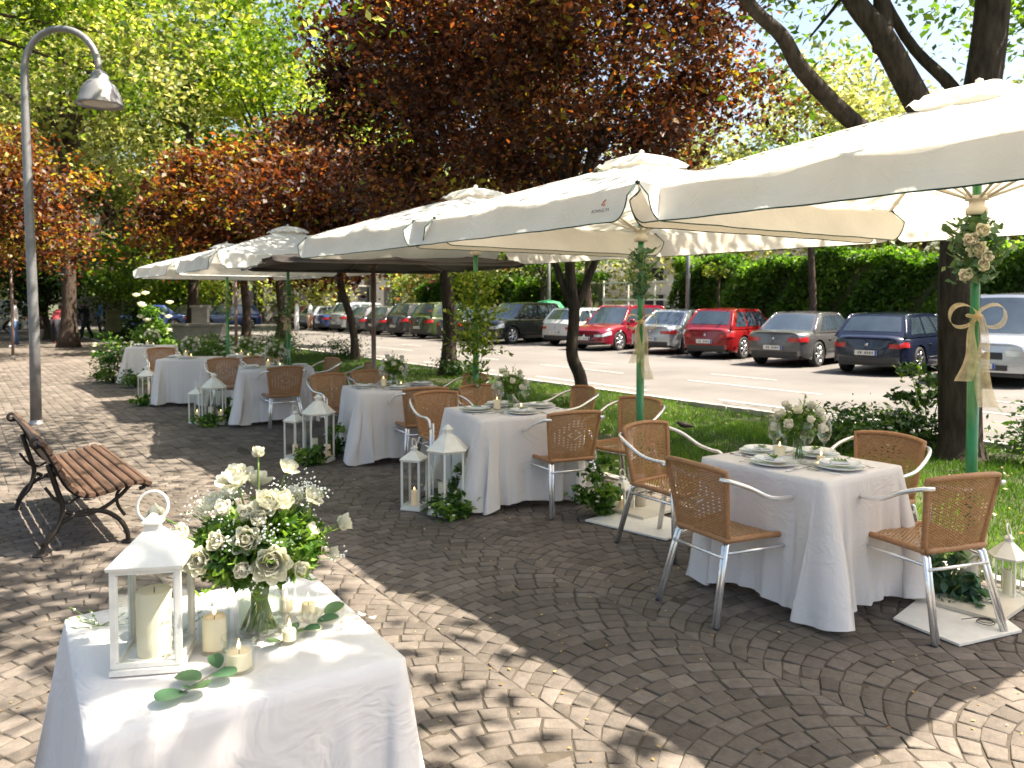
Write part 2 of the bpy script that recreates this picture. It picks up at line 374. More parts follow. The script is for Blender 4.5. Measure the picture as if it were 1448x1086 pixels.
# ------------------------------------------------------------------ setting: ground, paving, lawn, road
def flat_sheet(name, x0, x1, y0, y1, z, m, nx=1, ny=1):
    mb = MB(); mb.mat(m); mb.grid(lambda u, v: (x0 + (x1 - x0) * u, y0 + (y1 - y0) * v, z), nx, ny)
    return mb.obj(name, kind='structure')
flat_sheet('ground', -150, 260, -80, 420, -.03, M['soil'], 8, 8)
flat_sheet('paving_bed', -9, 5.08, -5, 75, -.0045, M['joint'], 4, 20)
def pavers():
    rs = np.random.RandomState(3); Q = []
    # fan (segmental arch) courses near the tables
    W, RR, h = 1.0, .70, .098; x0, x1, y0, y1 = -2.2, 5.06, -3.2, 8.2
    tm = math.asin(W / 2 / RR); nc = int((x1 - x0) / W) + 4
    for c in range(-1, nc):
        xc = -1.5 + c * W
        for k in range(int((y0 - RR) / h), int((y1 - RR * .7) / h)):
            nb = 10; st = (k % 2) * .5 + rs.uniform(-.12, .12)
            ths = [-tm] + [-tm + (j + st) * 2 * tm / nb for j in range(0, nb + 1)] + [tm]
            ths = [-tm] + sorted(t for t in ths if abs(t) < tm - .12) + [tm]
            for a, b in zip(ths[:-1], ths[1:]):
                if b - a < .04: continue
                up = lambda t: t if abs(t) > tm - .001 else max(-tm, min(tm, math.asin(max(-1, min(1, sin(t) * (1 + h / RR * cos(t)))))))
                a2, b2 = up(a), up(b)
                P = [(xc + RR * sin(t), k * h + RR * cos(t) + dk * h) for t, dk in ((a, 0), (b, 0), (b2, 1), (a2, 1))]
                cx = sum(p[0] for p in P) / 4; cy = sum(p[1] for p in P) / 4
                if x0 < cx < x1 and y0 < cy < y1: Q.append(P)
    # running courses along the walk elsewhere
    def running(xa, xb, ya, yb, w=.13, l=.235):
        nx = max(1, round((xb - xa) / w)); w = (xb - xa) / nx
        for i in range(nx):
            y = ya - rs.uniform(0, l)
            while y < yb:
                ll = l * rs.uniform(.92, 1.08); a, b = max(y, ya), min(y + ll, yb)
                if b - a > .04: Q.append([(xa + i * w, a), (xa + (i + 1) * w, a), (xa + (i + 1) * w, b), (xa + i * w, b)])
                y += ll
    running(-3.5, 5.06, 8.2, 24); running(-5, 5.06, 24, 46, .26, .47); 
    Q = np.array(Q); n = len(Q); rs2 = np.random.RandomState(5)
    c = Q.mean(1, keepdims=True); Q = Q + rs2.uniform(-.006, .006, Q.shape)
    e = np.linalg.norm(Q[:, 1] - Q[:, 0], axis=1); e2 = np.linalg.norm(Q[:, 3] - Q[:, 0], axis=1)
    mn = np.minimum(e, e2)[:, None, None]
    def ring(g, z):
        P = Q + (c - Q) * np.clip(g / mn * 2, 0, .8); zz = z + tilt if np.ndim(z) == 0 and z > -.01 else np.full((n, 4), z)
        return np.concatenate([P, zz[..., None]], 2)
    tilt = rs2.normal(0, .0013, (n, 4)) + rs2.normal(0, .0016, (n, 1))
    A = ring(.0028, -.009); B = ring(.0034, -.0014); C_ = ring(.0080, 0.0)
    V = np.concatenate([A, B, C_], 1).reshape(-1, 3); base = np.arange(n)[:, None] * 12
    F = []; rv = .5 + .17 * rs2.randn(n); FV = []
    for o in (0, 4):
        for k in range(4):
            k2 = (k + 1) % 4; F.append(base + np.array([[o + k, o + k2, o + 4 + k2, o + 4 + k]])); FV.append(rv - .03)
    F.append(base + np.array([[8, 9, 10, 11]])); FV.append(rv)
    return np_mesh('paving', V, np.concatenate(F), M['paver'], np.clip(np.concatenate(FV), 0, 1))
link('paving', pavers(), kind='structure')
# kerb edging between paving and lawn
mb = MB(); mb.mat(M['stone'])
y = -4.0
while y < 46: mb.box((5.12, y + .49, -.01), (.10, .97, .06)); y += .985
mb.obj('edging_strip', kind='structure')
# lawn
mb = MB(); mb.mat(M['soil'])
def lawnz(x, y): return .015 + .03 * sin(x * 1.3 + y * .7) * sin(x * .6 - y * .45) * min(1, max(0, (x - 5.3)))
mb.grid(lambda u, v: (5.17 + 4.45 * u, -6 + 60 * v, lawnz(5.17 + 4.45 * u, -6 + 60 * v)), 24, 240)
mb.obj('lawn', kind='structure')
def grass():
    rs = np.random.RandomState(21); L = []
    for ya, yb, dens, hh in ((-1, 7, 2600, .055), (7, 13, 1500, .06), (13, 22, 700, .07), (22, 46, 260, .085)):
        n = int(dens * 4.4 * (yb - ya)); P = np.stack([rs.uniform(5.16, 9.62, n), rs.uniform(ya, yb, n)], 1)
        cl = np.sin(P[:, 0] * 5.1 + np.sin(P[:, 1] * 3)) * np.sin(P[:, 1] * 4.3 + P[:, 0]) * .5 + .5
        bare = np.sin(P[:, 0] * 2.3 + 1.1 * np.sin(P[:, 1] * 1.4)) * np.sin(P[:, 1] * 1.9 + np.sin(P[:, 0] * 2.1)) + rs.normal(0, .12, n)
        P = P[bare < .80]; n = len(P); cl = cl[bare < .80]
        s = hh * rs.uniform(.5, 1.3, n) * (.7 + .5 * cl); w = hh * rs.uniform(.10, .2, n)
        a = rs.uniform(0, 2 * pi, n); d = np.stack([np.cos(a), np.sin(a)], 1) * w[:, None] * .5
        ln = rs.normal(0, .35, (n, 2)) * s[:, None]
        z0 = .015 + .03 * np.sin(P[:, 0] * 1.3 + P[:, 1] * .7) * np.sin(P[:, 0] * .6 - P[:, 1] * .45) * np.clip(P[:, 0] - 5.3, 0, 1) - .005
        V = np.empty((n, 4, 3)); V[:, 0, :2] = P - d; V[:, 1, :2] = P + d; V[:, 2, :2] = P + ln + d * .3; V[:, 3, :2] = P + ln - d * .3
        V[:, 0, 2] = V[:, 1, 2] = z0; V[:, 2, 2] = V[:, 3, 2] = z0 + s
        L.append((V.reshape(-1, 3), np.clip(rs.uniform(0, .6, n) + .2 * cl + .22 * np.sin(P[:, 0] * 1.7 + np.sin(P[:, 1] * .9) * 2) * np.sin(P[:, 1] * 1.1 + 1), 0, 1)))
    V = np.concatenate([l[0] for l in L]); rv = np.concatenate([l[1] for l in L])
    return np_mesh('grass', V, np.arange(len(V)).reshape(-1, 4), M['grass'], rv)
link('grass', grass(), kind='stuff', label='short green lawn grass between the paved walk and the road', cat='grass')
# road with markings
flat_sheet('road', 9.75, 60, -30, 90, -.012, M['asphalt'], 4, 8)
flat_sheet('side_road', -60, 9.74, 46.5, 90, -.010, M['asphalt'], 4, 8)
mb = MB(); mb.mat(M['stone']); y = -8
while y < 46: mb.box((9.69, y + .49, .02), (.12, .985, .12)); y += 1.0
mb.obj('kerb', kind='structure')
mb = MB(); mb.mat(M['road_paint'])
def strip(x, ya, yb, w=.11): mb.box((x, (ya + yb) / 2, -.0065), (w, yb - ya, .003))
for i in range(-3, 14):
    strip(10.75, i * 5.2 + .4, i * 5.2 + 3.9, .12); strip(12.85, i * 5.2 - 1.9, i * 5.2 + 1.3, .10)
    strip(14.4, i * 5.2 + .2, i * 5.2 + 2.0, .09)
mb.obj('road_markings', kind='structure')
# fallen leaf bits on the paving
def bits():
    rs = np.random.RandomState(9); n = 1900
    C = np.stack([rs.uniform(-1.5, 5, n), rs.uniform(-.5, 14, n) ** 1.0, np.full(n, .006)], 1)
    V, F = leaves(C, .016, rs, up=6, aspect=.6, jitter=.6); V[:, 2] = np.maximum(V[:, 2], .003)
    return np_mesh('fallen_petals', V, F, M['fallen'], rs.uniform(0, 1, n))
link('fallen_petals', bits(), kind='stuff', label='scattered tiny dry petals and leaf bits on the pavers', cat='leaf litter')

def lawn_bits():
    rs = np.random.RandomState(19); n = 900
    C = np.stack([rs.uniform(5.2, 9.6, n), rs.uniform(0, 16, n), rs.uniform(.03, .07, n)], 1)
    V, F = leaves(C, .035, rs, up=2, aspect=.6, jitter=.5)
    return np_mesh('fallen_leaves', V, F, M['fallen'], rs.uniform(0, 1, n))
link('fallen_leaves', lawn_bits(), kind='stuff', label='dry brown leaves scattered over the lawn', cat='leaf litter')
# ------------------------------------------------------------------ trees
def crown_mesh(name, c, rad, n, size, m, seed, clus=60, cr=.55, hollow=.35, up=.4, tone=0.0):
    rs = np.random.RandomState(seed)
    d = rs.normal(size=(clus, 3)); d /= np.linalg.norm(d, axis=1)[:, None]
    rr = hollow + (1 - hollow) * rs.uniform(0, 1, clus) ** .6
    lump = 1 + .22 * np.sin(d[:, 0] * 4 + seed) * np.cos(d[:, 1] * 5 + seed * 2) + .12 * rs.randn(clus)
    cc = d * (rr * lump)[:, None] * np.array(rad); cc[:, 2] = np.maximum(cc[:, 2], -rad[2] * .82)
    w = rs.randint(0, clus, n); sc = cr * (.6 + .8 * rs.uniform(0, 1, clus))
    g = rs.normal(size=(n, 3)) * sc[w][:, None] * np.array([1, 1, .62])
    P = cc[w] + g; P[:, 2] -= .12 * np.linalg.norm(g[:, :2], axis=1)
    keep = rs.uniform(0, 1, n) < (.74 + .26 * (np.sin(P[:, 0] * 3.1 + seed) * np.sin(P[:, 1] * 2.7) * np.sin(P[:, 2] * 3.3 + 1) > -.12))
    P = P[keep] + np.array(c); tw = rs.uniform(-.3, .26, clus)[w][keep]
    V, F = leaves(P, size, rs, up=up)
    rv = np.clip(rs.beta(2, 2.2, len(P)) + tw + tone, 0, 1)
    return np_mesh(name, V, F, m, rv), cc + np.array(c)
TREES = []
def tree(x, y, h, rad, zc, m, label, seed, tr=.16, n=11000, size=.16, clus=60, cr=.55, off=(0, 0), lean=(0, 0), name='tree', group=None, barkm=None, limbs=9, rz=None, trunk_pts=None, extra=None, hollow=.35, tone=0.0):
    t = thing(name, label, 'tree', (x, y, 0), 0, group)
    me, cc = crown_mesh('crown', (off[0] + lean[0], off[1] + lean[1], zc), (rad, rad, rz or rad * .8), n, size, M[m], seed, clus, cr, hollow, tone=tone)
    rs = np.random.RandomState(seed + 50); mb = MB(); mb.mat(barkm or M['bark'], True)
    fork = max(1.6, zc - (rz or rad * .8) * .75)
    tp = trunk_pts or [(0, 0, -.1), (lean[0] * .3 + .05, lean[1] * .3, fork * .35), (lean[0] * .7 - .04, lean[1] * .7 + .03, fork * .7), (lean[0], lean[1], fork)]
    P = bez(tp, 5); mb.tube(P, [tr * (1.75 if i == 0 else 1.3 if i == 1 else 1.1 if i == 2 else 1.0) * (1 - .3 * i / (len(P) - 1)) for i in range(len(P))], 10)
    top = P[-1]; order = np.argsort(-np.linalg.norm(cc - np.array(top), axis=1))
    sel = [order[int(i * len(order) / limbs)] for i in range(limbs)]
    for j, i in enumerate(sel):
        e = Vector(cc[i]); st = P[-1 - (j % 3)] if j % 3 else top
        mid = st.lerp(e, .45) + Vector((rs.uniform(-.2, .2), rs.uniform(-.2, .2), .25 * rad * rs.uniform(.2, .8)))
        pts = bez([st, mid, e], 5); r0 = tr * rs.uniform(.42, .6)
        mb.tube(pts, [r0 * (1 - .85 * k / (len(pts) - 1)) for k in range(len(pts))], 6)
    if extra:
        for pts, r0, r1 in extra:
            q = bez(pts, 5); mb.tube(q, [r0 + (r1 - r0) * k / (len(q) - 1) for k in range(len(q))], 10)
    mb.obj('trunk', t); link('crown', me, t)
    return t
# plum-leaved row on the lawn
gp = 'purple leaved trees in a row on the lawn'
tree(8.35, 9.8, 8, 3.35, 5.7, 'purple_tree', 'dark purple leaved tree with a crooked thin trunk behind the second umbrella', 1, .11, 62000, .11, 120, .40, lean=(-.15, .15), group=gp, barkm=M['dark_bark'], limbs=12, rz=3.0,
     trunk_pts=[(0, 0, -.1), (-.06, .04, .45), (-.17, .12, .84), (-.14, .1, 1.52), (-.2, .14, 2.2), (-.15, .15, 3.0)], extra=[([(-.14, .1, 1.5), (-.32, .32, 2.2), (-.6, .6, 3.4)], .07, .04), ([(-.16, .12, 1.45), (.15, 0, 2.2), (.6, -.2, 3.4)], .08, .04)], hollow=.3)
tree(9.1, 15.4, 9, 3.0, 6.3, 'purple_tree', 'tallest purple leaved tree with orange tips behind the third umbrella', 2, .17, 52000, .14, 100, .42, group=gp, barkm=M['dark_bark'], limbs=11, rz=3.7, tone=.03)
tree(9.35, 20.9, 7, 2.4, 4.15, 'purple_tree', 'purple leaved tree with a leaning slim trunk behind the brown umbrella pole', 3, .12, 30000, .18, 90, .55, lean=(-.4, .3), group=gp, barkm=M['dark_bark'], rz=1.6, tone=.08)
tree(9.6, 27.8, 7.8, 4.1, 5.3, 'purple_tree', 'wide reddish tree behind the fourth umbrella with grey trunk', 4, .2, 40000, .20, 75, .45, group=gp, barkm=M['bark'], rz=2.7, tone=.1)
tree(10.2, 34.0, 8, 3.6, 5.1, 'purple_tree', 'small far reddish tree at the end of the umbrella row', 5, .2, 10000, .2, 60, .6, group=gp, rz=2.3)
tree(.7, 27.5, 7, 2.9, 4.75, 'purple_tree', 'copper leaved tree beside the walk behind the lamp post', 6, .09, 17000, .16, 90, .5, group=None, rz=2.3, tone=.12)
# the big tree at the right with heavy limbs
bx, by = 8.8, 4.07
def rel(L_): return [(a - bx, b - by, c) for a, b, c in L_]
tree(bx, by, 9, 3.4, 7.2, 'mid_tree', 'big bright green tree with a thick dark trunk and heavy limbs behind the nearest umbrella', 7, .22, 17000, .13, 80, .5, off=(.9, .3), name='tree', barkm=M['dark_bark'], limbs=9, rz=2.5,
     trunk_pts=rel([(8.75, 4.12, -.1), (8.72, 4.13, .5), (8.69, 4.15, 1.87), (8.73, 4.12, 2.98), (8.87, 4.02, 4.08), (8.93, 3.98, 4.81), (9.07, 4.0, 5.95)]),
     extra=[(rel([(8.72, 4.13, 2.3), (8.6, 4.22, 3.13), (8.29, 4.43, 3.79), (7.99, 4.65, 4.45), (7.81, 4.9, 4.92), (7.4, 5.4, 6.2)]), .17, .09),
            (rel([(8.0, 4.63, 4.3), (8.06, 4.68, 4.7), (8.12, 4.75, 5.1), (8.25, 4.95, 6.2)]), .11, .06),
            (rel([(8.7, 4.15, 2.5), (8.2, 4.4, 3.1), (7.59, 4.68, 3.49), (6.97, 4.87, 3.97), (6.71, 4.93, 4.28), (6.34, 5.07, 4.59), (5.5, 5.4, 5.6)]), .11, .05),
            (rel([(8.88, 4.02, 3.3), (8.79, 4.3, 3.95), (8.62, 4.75, 4.6), (8.3, 5.3, 6.0)]), .08, .04)])
# more leaf sprays low in the upper right corner belong to a second green tree beyond it
0 and tree(14.6, 6.2, 8, 2.9, 7.0, 'mid_tree', 'green tree across the lawn whose leaves fill the upper right corner', 8, .15, 12000, .15, 60, .6, rz=2.1)
# trees overhead, outside the frame, whose shade dapples the walk
tree(-1.2, -2.2, 9, 3.3, 7.4, 'green_tree', 'tall green tree overhanging the walk beside the camera', 227, .2, 5600, .2, 50, .5, off=(3.2, 3.0), limbs=10)
tree(-2.6, 6.5, 9, 3.4, 7.6, 'green_tree', 'tall green tree overhanging the walk beside the bench', 10, .2, 11000, .13, 50, .5, off=(4.6, 2.0), limbs=10)
tree(-3.2, 15.0, 10, 3.2, 8.0, 'green_tree', 'tall green tree leaning over the walk past the lamp post', 12, .2, 15000, .13, 55, .5, off=(4.3, 2.5), limbs=10)
# green backdrop of tall trees
gb = 'tall bright green trees beyond the walk'
big = [(-3.5, 27, 4.6, 9.2, 'green_tree', 31, 'tall bright green tree hanging over the lamp post'),
       (3.5, 33, 4.9, 10.8, 'light_tree', 32, 'tall pale green tree above the farthest umbrella'),
       (12.5, 36, 5.0, 10.2, 'green_tree', 33, 'tall vivid green tree above the reddish trees'),
       (-2.5, 44, 5.5, 8.2, 'light_tree', 34, 'pale green tree closing the end of the walk'),
       (7, 47, 6.2, 10.5, 'light_tree', 35, 'pale feathery tree behind the tallest green crowns'),
       (20, 47, 6.5, 10.0, 'green_tree', 36, 'broad green tree behind the parked cars far end'),
       (4.6, 56, 6.0, 14.5, 'light_tree', 37, 'very tall pale tree furthest along the walk'),
       (29, 40, 6.0, 7.0, 'light_tree', 38, 'light green tree behind the hedge far end'),
       (30, 27, 5.0, 6.0, 'light_tree', 39, 'yellow green tree behind the middle of the hedge'),
       (31, 17.5, 4.6, 5.6, 'light_tree', 40, 'yellow green tree behind the hedge right of the nearest umbrella'),
       (34, 9, 5, 6.2, 'light_tree', 41, 'yellow green tree behind the silver van'),
       (31.8, 20.4, 4.6, 8.3, 'light_tree', 45, 'tall yellow green tree filling the sky gap beside the purple crown'),
       (35, 12, 4.2, 7.6, 'light_tree', 46, 'pale green tree beyond the hedge behind the heavy limbs'),
       (14, 60, 6, 8, 'green_tree', 42, 'green tree standing beside the far building'),
       (9.5, 40, 4.6, 14.2, 'green_tree', 44, 'tallest bright green crown reaching the top of the view')]
for x, y, r, zc, m, sd, lb in big:
    d = hypot(x, y); tree(x, y, 9, r, zc, m, lb, sd, .26, int(13000 * (r / 5) ** 2), .15 + .0035 * d, 85, .11 * r + .15, group=gb, limbs=12, rz=r * .95, hollow=.25)
tree(3.4, 40, 5, 2.3, 3.4, 'dark_tree', 'dark evergreen tree at the end of the walk', 50, .15, 8000, .22, 45, .5, rz=2.6)
tree(5.8, 38, 5, 1.6, 3.0, 'mid_tree', 'small green tree between the dark evergreen and the farthest umbrella', 51, .1, 5000, .18, 35, .4, rz=1.7)
tree(-1.5, 40, 5, 2.6, 3.4, 'dark_tree', 'dark tree at the end of the walk behind the lamp post', 52, .15, 7000, .22, 45, .5, rz=2.2)
for i, (x, y, r, lb) in enumerate([(12.5, 57.5, 3.2, 'low bright tree before the columned building behind the farthest umbrella'), (22.5, 57.5, 3.4, 'low bright tree before the columned building behind the slim trunks'), (33, 56, 4.2, 'low green tree closing the far end of the road'),
                                   (27.5, 47.5, 2.6, 'low green tree behind the farthest dark red car'), (-4.5, 36, 2.6, 'low bright tree behind the copper tree at the left'), (1.5, 62, 3.4, 'low pale tree across the far end of the walk')]):
    tree(x, y, 5, r, r * .95, ['green_tree', 'light_tree'][i % 2], lb, 150 + i, .12, 6500, .33, 45, .55, group='low trees closing the far view', rz=r * .85)
# slim street trees in front of the hedge
tree(22.1, 15.0, 6, 1.9, 5.6, 'mid_tree', 'street tree with a straight grey trunk behind the grey saloon car', 53, .13, 4500, .15, 30, .45, limbs=6, rz=1.3)
tree(20.6, 17.4, 3, .42, 2.72, 'green_tree', 'thin sapling with a flat pale green top behind the red hatchback', 54, .05, 420, .12, 7, .16, limbs=3, rz=.12)
tree(23.0, 30, 6, 2.6, 4.6, 'mid_tree', 'dark leafed tree behind the black pickup car', 55, .16, 8000, .17, 50, .5, rz=2.0)
tree(20.8, 24.2, 6, 2.3, 4.9, 'mid_tree', 'forked tree behind the white hatchback', 56, .16, 6500, .16, 45, .5, rz=1.7)

# hedge
def hedge(name, label, pts, h, th, n, seed, size=.16):
    rs = np.random.RandomState(seed); (xa, ya), (xb, yb) = pts; Ln = hypot(xb - xa, yb - ya); dx, dy = (xb - xa) / Ln, (yb - ya) / Ln
    s = rs.uniform(0, Ln, n); top = h * (1 + .05 * np.sin(s * 1.1) + .04 * np.sin(s * 2.9 + 1)); q = rs.uniform(0, 1, n)
    z = np.where(q < .25, top + rs.normal(0, .1, n), rs.uniform(0.05, 1, n) * top)
    wv = .16 * np.sin(s * 2.3 + z * 2) + .12 * np.sin(s * 5 + z * 3.7 + 1)
    o = np.where(q < .25, rs.uniform(-th / 2, th / 2, n), -th / 2 + wv + np.abs(rs.normal(0, .16, n)) * 1.0)
    P = np.stack([xa + dx * s + dy * o, ya + dy * s - dx * o, z], 1)
    V, F = leaves(P, size, rs, up=.1)
    t = thing(name, label, 'hedge', (0, 0, 0)); 
    link('foliage', np_mesh('hedge_leaves', V, F, M['hedge'], np.clip(rs.beta(2, 2.4, n) + .18 * np.sin(s * 1.7 + z * 2.2), 0, 1)), t)
    mb = MB(); mb.mat(M['soil'])
    c = ((xa + xb) / 2, (ya + yb) / 2); mb.box((c[0], c[1], h * .46), (th * .55, Ln - .3, h * .92), rz=atan2(-dx, dy)); mb.obj('inner_branches', t)
    return t
hedge('hedge', 'long tall clipped green hedge behind the parked cars', ((23.6, 2), (23.6, 21.8)), 3.05, 1.3, 46000, 4, .17)
hedge('hedge', 'lower far stretch of green hedge behind the black pickup', ((24.4, 27.5), (24.4, 44)), 2.7, 1.3, 20000, 5, .2)

# shrubs on the lawn
def shrub(x, y, r, h, label, seed, flowers=0, m='shrub', n=1600, size=.07, name='shrub', cat='shrub', pet='petal', fs=.05, group=None):
    rs = np.random.RandomState(seed); t = thing(name, label, cat, (x, y, 0), 0, group)
    me, cc = crown_mesh('foliage', (0, 0, h * .52), (r, r, h * .5), n, size, M[m], seed, 14, r * .26, .3)
    link('foliage', me, t); mb = MB(); mb.mat(M['stem'], True)
    for i in range(0, 9): e = cc[i]; mb.tube([(e[0] * .1, e[1] * .1, 0), (e[0] * .5, e[1] * .5, e[2] * .55), tuple(e)], [.012, .009, .004], 5)
    mb.obj('stem', t)
    if flowers:
        mb = MB(); mb.mat(M[pet], True)
        for i in range(flowers):
            a = rs.uniform(0, 2 * pi); u = rs.uniform(.1, 1); rr = r * sqrt(1 - (u - .2) ** 2 * .6) * 1.02
            mb.lathe([(.001, -fs * .3), (fs * .55, -fs * .1), (fs * .6, fs * .15), (.001, fs * .3)], 6, (rr * cos(a), rr * sin(a), h * (.15 + .85 * u)), ang0=a)
        mb.obj('blossoms', t)
    return t
gs = 'shrubs on the lawn by the big trunk'
shrub(8.3, 5.15, .55, .55, 'low dark shrub with a spray of white flowers left of the big trunk', 61, 30, name='flowering_shrub', group=gs)
shrub(8.75, 5.05, .45, .42, 'leafy shrub dotted with white flowers against the big trunk', 62, 16, group=gs)
shrub(9.02, 4.62, .30, 1.15, 'tall loose shrub with white speckles beside the big trunk', 63, 12, n=900, size=.085, group=gs)
shrub(9.3, 3.5, .55, .62, 'dark glossy shrub right of the big trunk', 64, 6, n=1600, group=gs)
shrub(8.95, 2.6, .55, .5, 'low broad leaved shrub at the right edge of the lawn', 65, 0, n=1400, size=.1, group=gs)
shrub(9.15, 21.6, .7, .6, 'round dark shrub at the foot of the leaning slim trunk', 66, 6, group=None)
shrub(9.2, 15.0, .45, .45, 'small dark shrub at the foot of the tallest purple tree', 67, 8)
shrub(9.2, 27.0, .9, .7, 'dark round shrub beside the grey trunk far down the lawn', 68, 0)
gf = 'white flower clumps planted along the far lawn'
for i, (x, y, lb) in enumerate([(6.2, 24, 'white rose clump left of the green pole of the fifth umbrella'), (7.1, 26.2, 'white and pink rose clump furthest along the lawn'), (6.6, 21.3, 'low white rose clump in front of the farther clumps'),
                                (7.9, 23.2, 'cream rose clump nearest the grey trunk'), (5.9, 19.0, 'small white rose clump behind the fourth table')]):
    shrub(x, y, .6, .6, lb, 70 + i, 34, n=1300, name='rose_clump', cat='flowers', fs=.10, group=gf, m='foliage')
shrub(2.75, 18.2, .42, .85, 'knee high bush of white flowers beside the farthest white table', 80, 34, m='foliage', n=2200, name='flower_bush', cat='flowers', fs=.07)
shrub(2.95, 16.9, .25, .3, 'low green clump beside the farthest table foot', 81, 8, m='foliage', n=700, name='flower_bush', cat='flowers', fs=.05)
shrub(4.15, 21.5, .45, 1.9, 'tall loose green bush with a white hydrangea head at the row end', 82, 12, m='foliage', n=3000, size=.1, name='flower_bush', cat='flowers', fs=.16)
shrub(5.6, 33, .7, 1.5, 'clipped dark green shrub in a tub at the end of the walk', 83, 0, m='dark_tree', n=3000, size=.12)
# ------------------------------------------------------------------ umbrellas
def umbrella(label, x, y, rz=0, a=1.30, ze=2.35, zc=2.79, zb=2.14, colour='canvas', pole='green_paint', logo=False, seed=0, vent=True, group='square cream umbrellas over the dining tables', flat=False):
    t = thing('umbrella', label, 'umbrella', (x, y, 0), rz, group); rs = random.Random(seed)
    cm = M[colour]; fr = M['cream_metal'] if pole != 'brown_paint' else M['brown_paint']
    def roof(u, v):
        U, V = 2 * u - 1, 2 * v - 1; m = min(1, max(abs(U), abs(V))); mn = min(abs(U), abs(V))
        an = atan2(abs(V), abs(U)); k = an / (pi / 4); k = k - int(k)
        sag = sin(pi * k) * (.028 + .02 * m) * m
        z = ze + (zc - ze) * (1 - m) ** .97 - sag * (1 - .35 * m) + .004 * sin(U * 9 + V * 7 + seed) + .005 * sin(U * 17 - V * 11) * m
        pull = 1 - .022 * (1 - (mn / m) ** 2) * m if m > 0 else 1
        return (U * a * pull, V * a * pull, z)
    mb = MB(); mb.mat(cm, True); mb.grid(roof, 40, 40)
    can = mb.obj('canopy', t)
    mb = MB(); mb.mat(cm, True)
    for k in range(8):
        an = k * pi / 4; q = a * (sqrt(2) if k % 2 else 1)
        pp = [roof((cos(an) * q * e / a + 1) / 2, (sin(an) * q * e / a + 1) / 2) for e in [.2 + .795 * i / 12 for i in range(13)]]
        mb.tube([(p[0], p[1], p[2] + .001) for p in pp], .0045, 5)
    mb.obj('seams', t)
    if vent:
        mb = MB(); mb.mat(cm, True); b = .265
        def vt(u, v):
            U, V = 2 * u - 1, 2 * v - 1; m = max(abs(U), abs(V))
            return (U * b, V * b, zc - .005 + .062 * (1 - m ** 1.4) - (.045 + .012 * sin(11 * (U - V)) + .008 * sin(23 * U + 5 * V)) * (m ** 5))
        mb.grid(vt, 16, 16); mb.obj('vent', t)
        mb = MB(); mb.mat(cm, True); mb.lathe([(.022, 0), (.02, .03), (.001, .04)], 10, (0, 0, zc + .05)); mb.obj('finial', t)
    drop = ze - zb
    def edge(k, u):           # side k, u in -1..1 -> top point
        ca, sa = [(1, 0), (0, 1), (-1, 0), (0, -1)][k]
        p = 1 - .022 * (1 - u * u)
        return (-sa * u * a + ca * a * p, ca * u * a + sa * a * p, ze)
    for k in range(4):
        ca, sa = [(1, 0), (0, 1), (-1, 0), (0, -1)][k]
        def low(u):
            e = max(0, (abs(u) - .90) / .10); return drop * (1 - (1 - sqrt(max(0, 1 - e * e))) * .92)
        def val(s, v, off=0):
            u = -cos(pi * s) * .996; X, Y, Z = edge(k, u); w = .02 + .012 * sin(u * 11 + k * 2 + seed) + .008 * sin(u * 23 + seed)
            Z = roof((X / a + 1) / 2, (Y / a + 1) / 2)[2] if v < .01 else ze - .01 + (roof((X / a + 1) / 2, (Y / a + 1) / 2)[2] - ze + .01) * (1 - v)
            o = (w * v + .055 * v * v) + .012 * v + off
            return (X + ca * o, Y + sa * o, Z - low(u) * v)
        mb = MB(); mb.mat(cm, True); mb.grid(val, 60, 6); vo = mb.obj('valance', t)
        if colour == 'canvas':
            mb = MB(); mb.mat(M['green_trim'], True)
            pts = [val(0, .02, .002)] + [val(i / 70, 1, .002) for i in range(71)] + [val(1, .02, .002)]
            mb.tube(pts, .0042, 5); mb.obj('piping', vo)
        if logo and k == 2:
            cu = bpy.data.curves.new('lettering', 'FONT'); cu.body = 'BONNSLTA'; cu.size = .030; cu.align_x = 'CENTER'; cu.extrude = .0008
            cu.materials.append(M['logo_grey']); tmp = bpy.data.objects.new('tmp', cu); me_ = bpy.data.meshes.new_from_object(tmp); bpy.data.objects.remove(tmp); o = link('lettering', me_, vo)
            s_ = math.acos(-.81 / .996) / pi; p0, p1 = val(s_, .66, .013), val(s_, .50, .013)
            o.location = p0; o.rotation_euler = (atan2(p1[2] - p0[2], abs(p1[0] - p0[0])), 0, R(-90))
            mb = MB(); mb.mat(M['logo_red'])
            for q in ((-.012, .0), (0, .012), (.013, .02), (.004, -.004)):
                e = val(s_, .42, .012); mb.tube([(e[0], e[1] - q[0], e[2] + q[1] - .008), (e[0] + .002, e[1] - q[0] - .010, e[2] + q[1] + .006)], [.005, .002], 6)
            mb.obj('emblem', vo)
    zt = zc - .02
    mb = MB(); mb.mat(M[pole], True); mb.tube([(0, 0, .3), (0, 0, zt)], .0245, 14); mb.tube([(0, 0, .02), (0, 0, 1.35)], .031, 14)
    mb.obj('pole', t)
    zh = zb + .06
    mb = MB(); mb.mat(fr, True); mb.lathe([(.03, -.05), (.055, -.045), (.055, -.01), (.04, 0), (.04, .03), (.06, .035), (.06, .055), (.03, .06)], 14, (0, 0, zh)); 
    mb.obj('hub', t); mb = MB(); mb.mat(fr, True); mb.lathe([(.03, -.04), (.06, -.035), (.06, .005), (.03, .01)], 12, (0, 0, zt - .02)); mb.obj('top_hub', t)
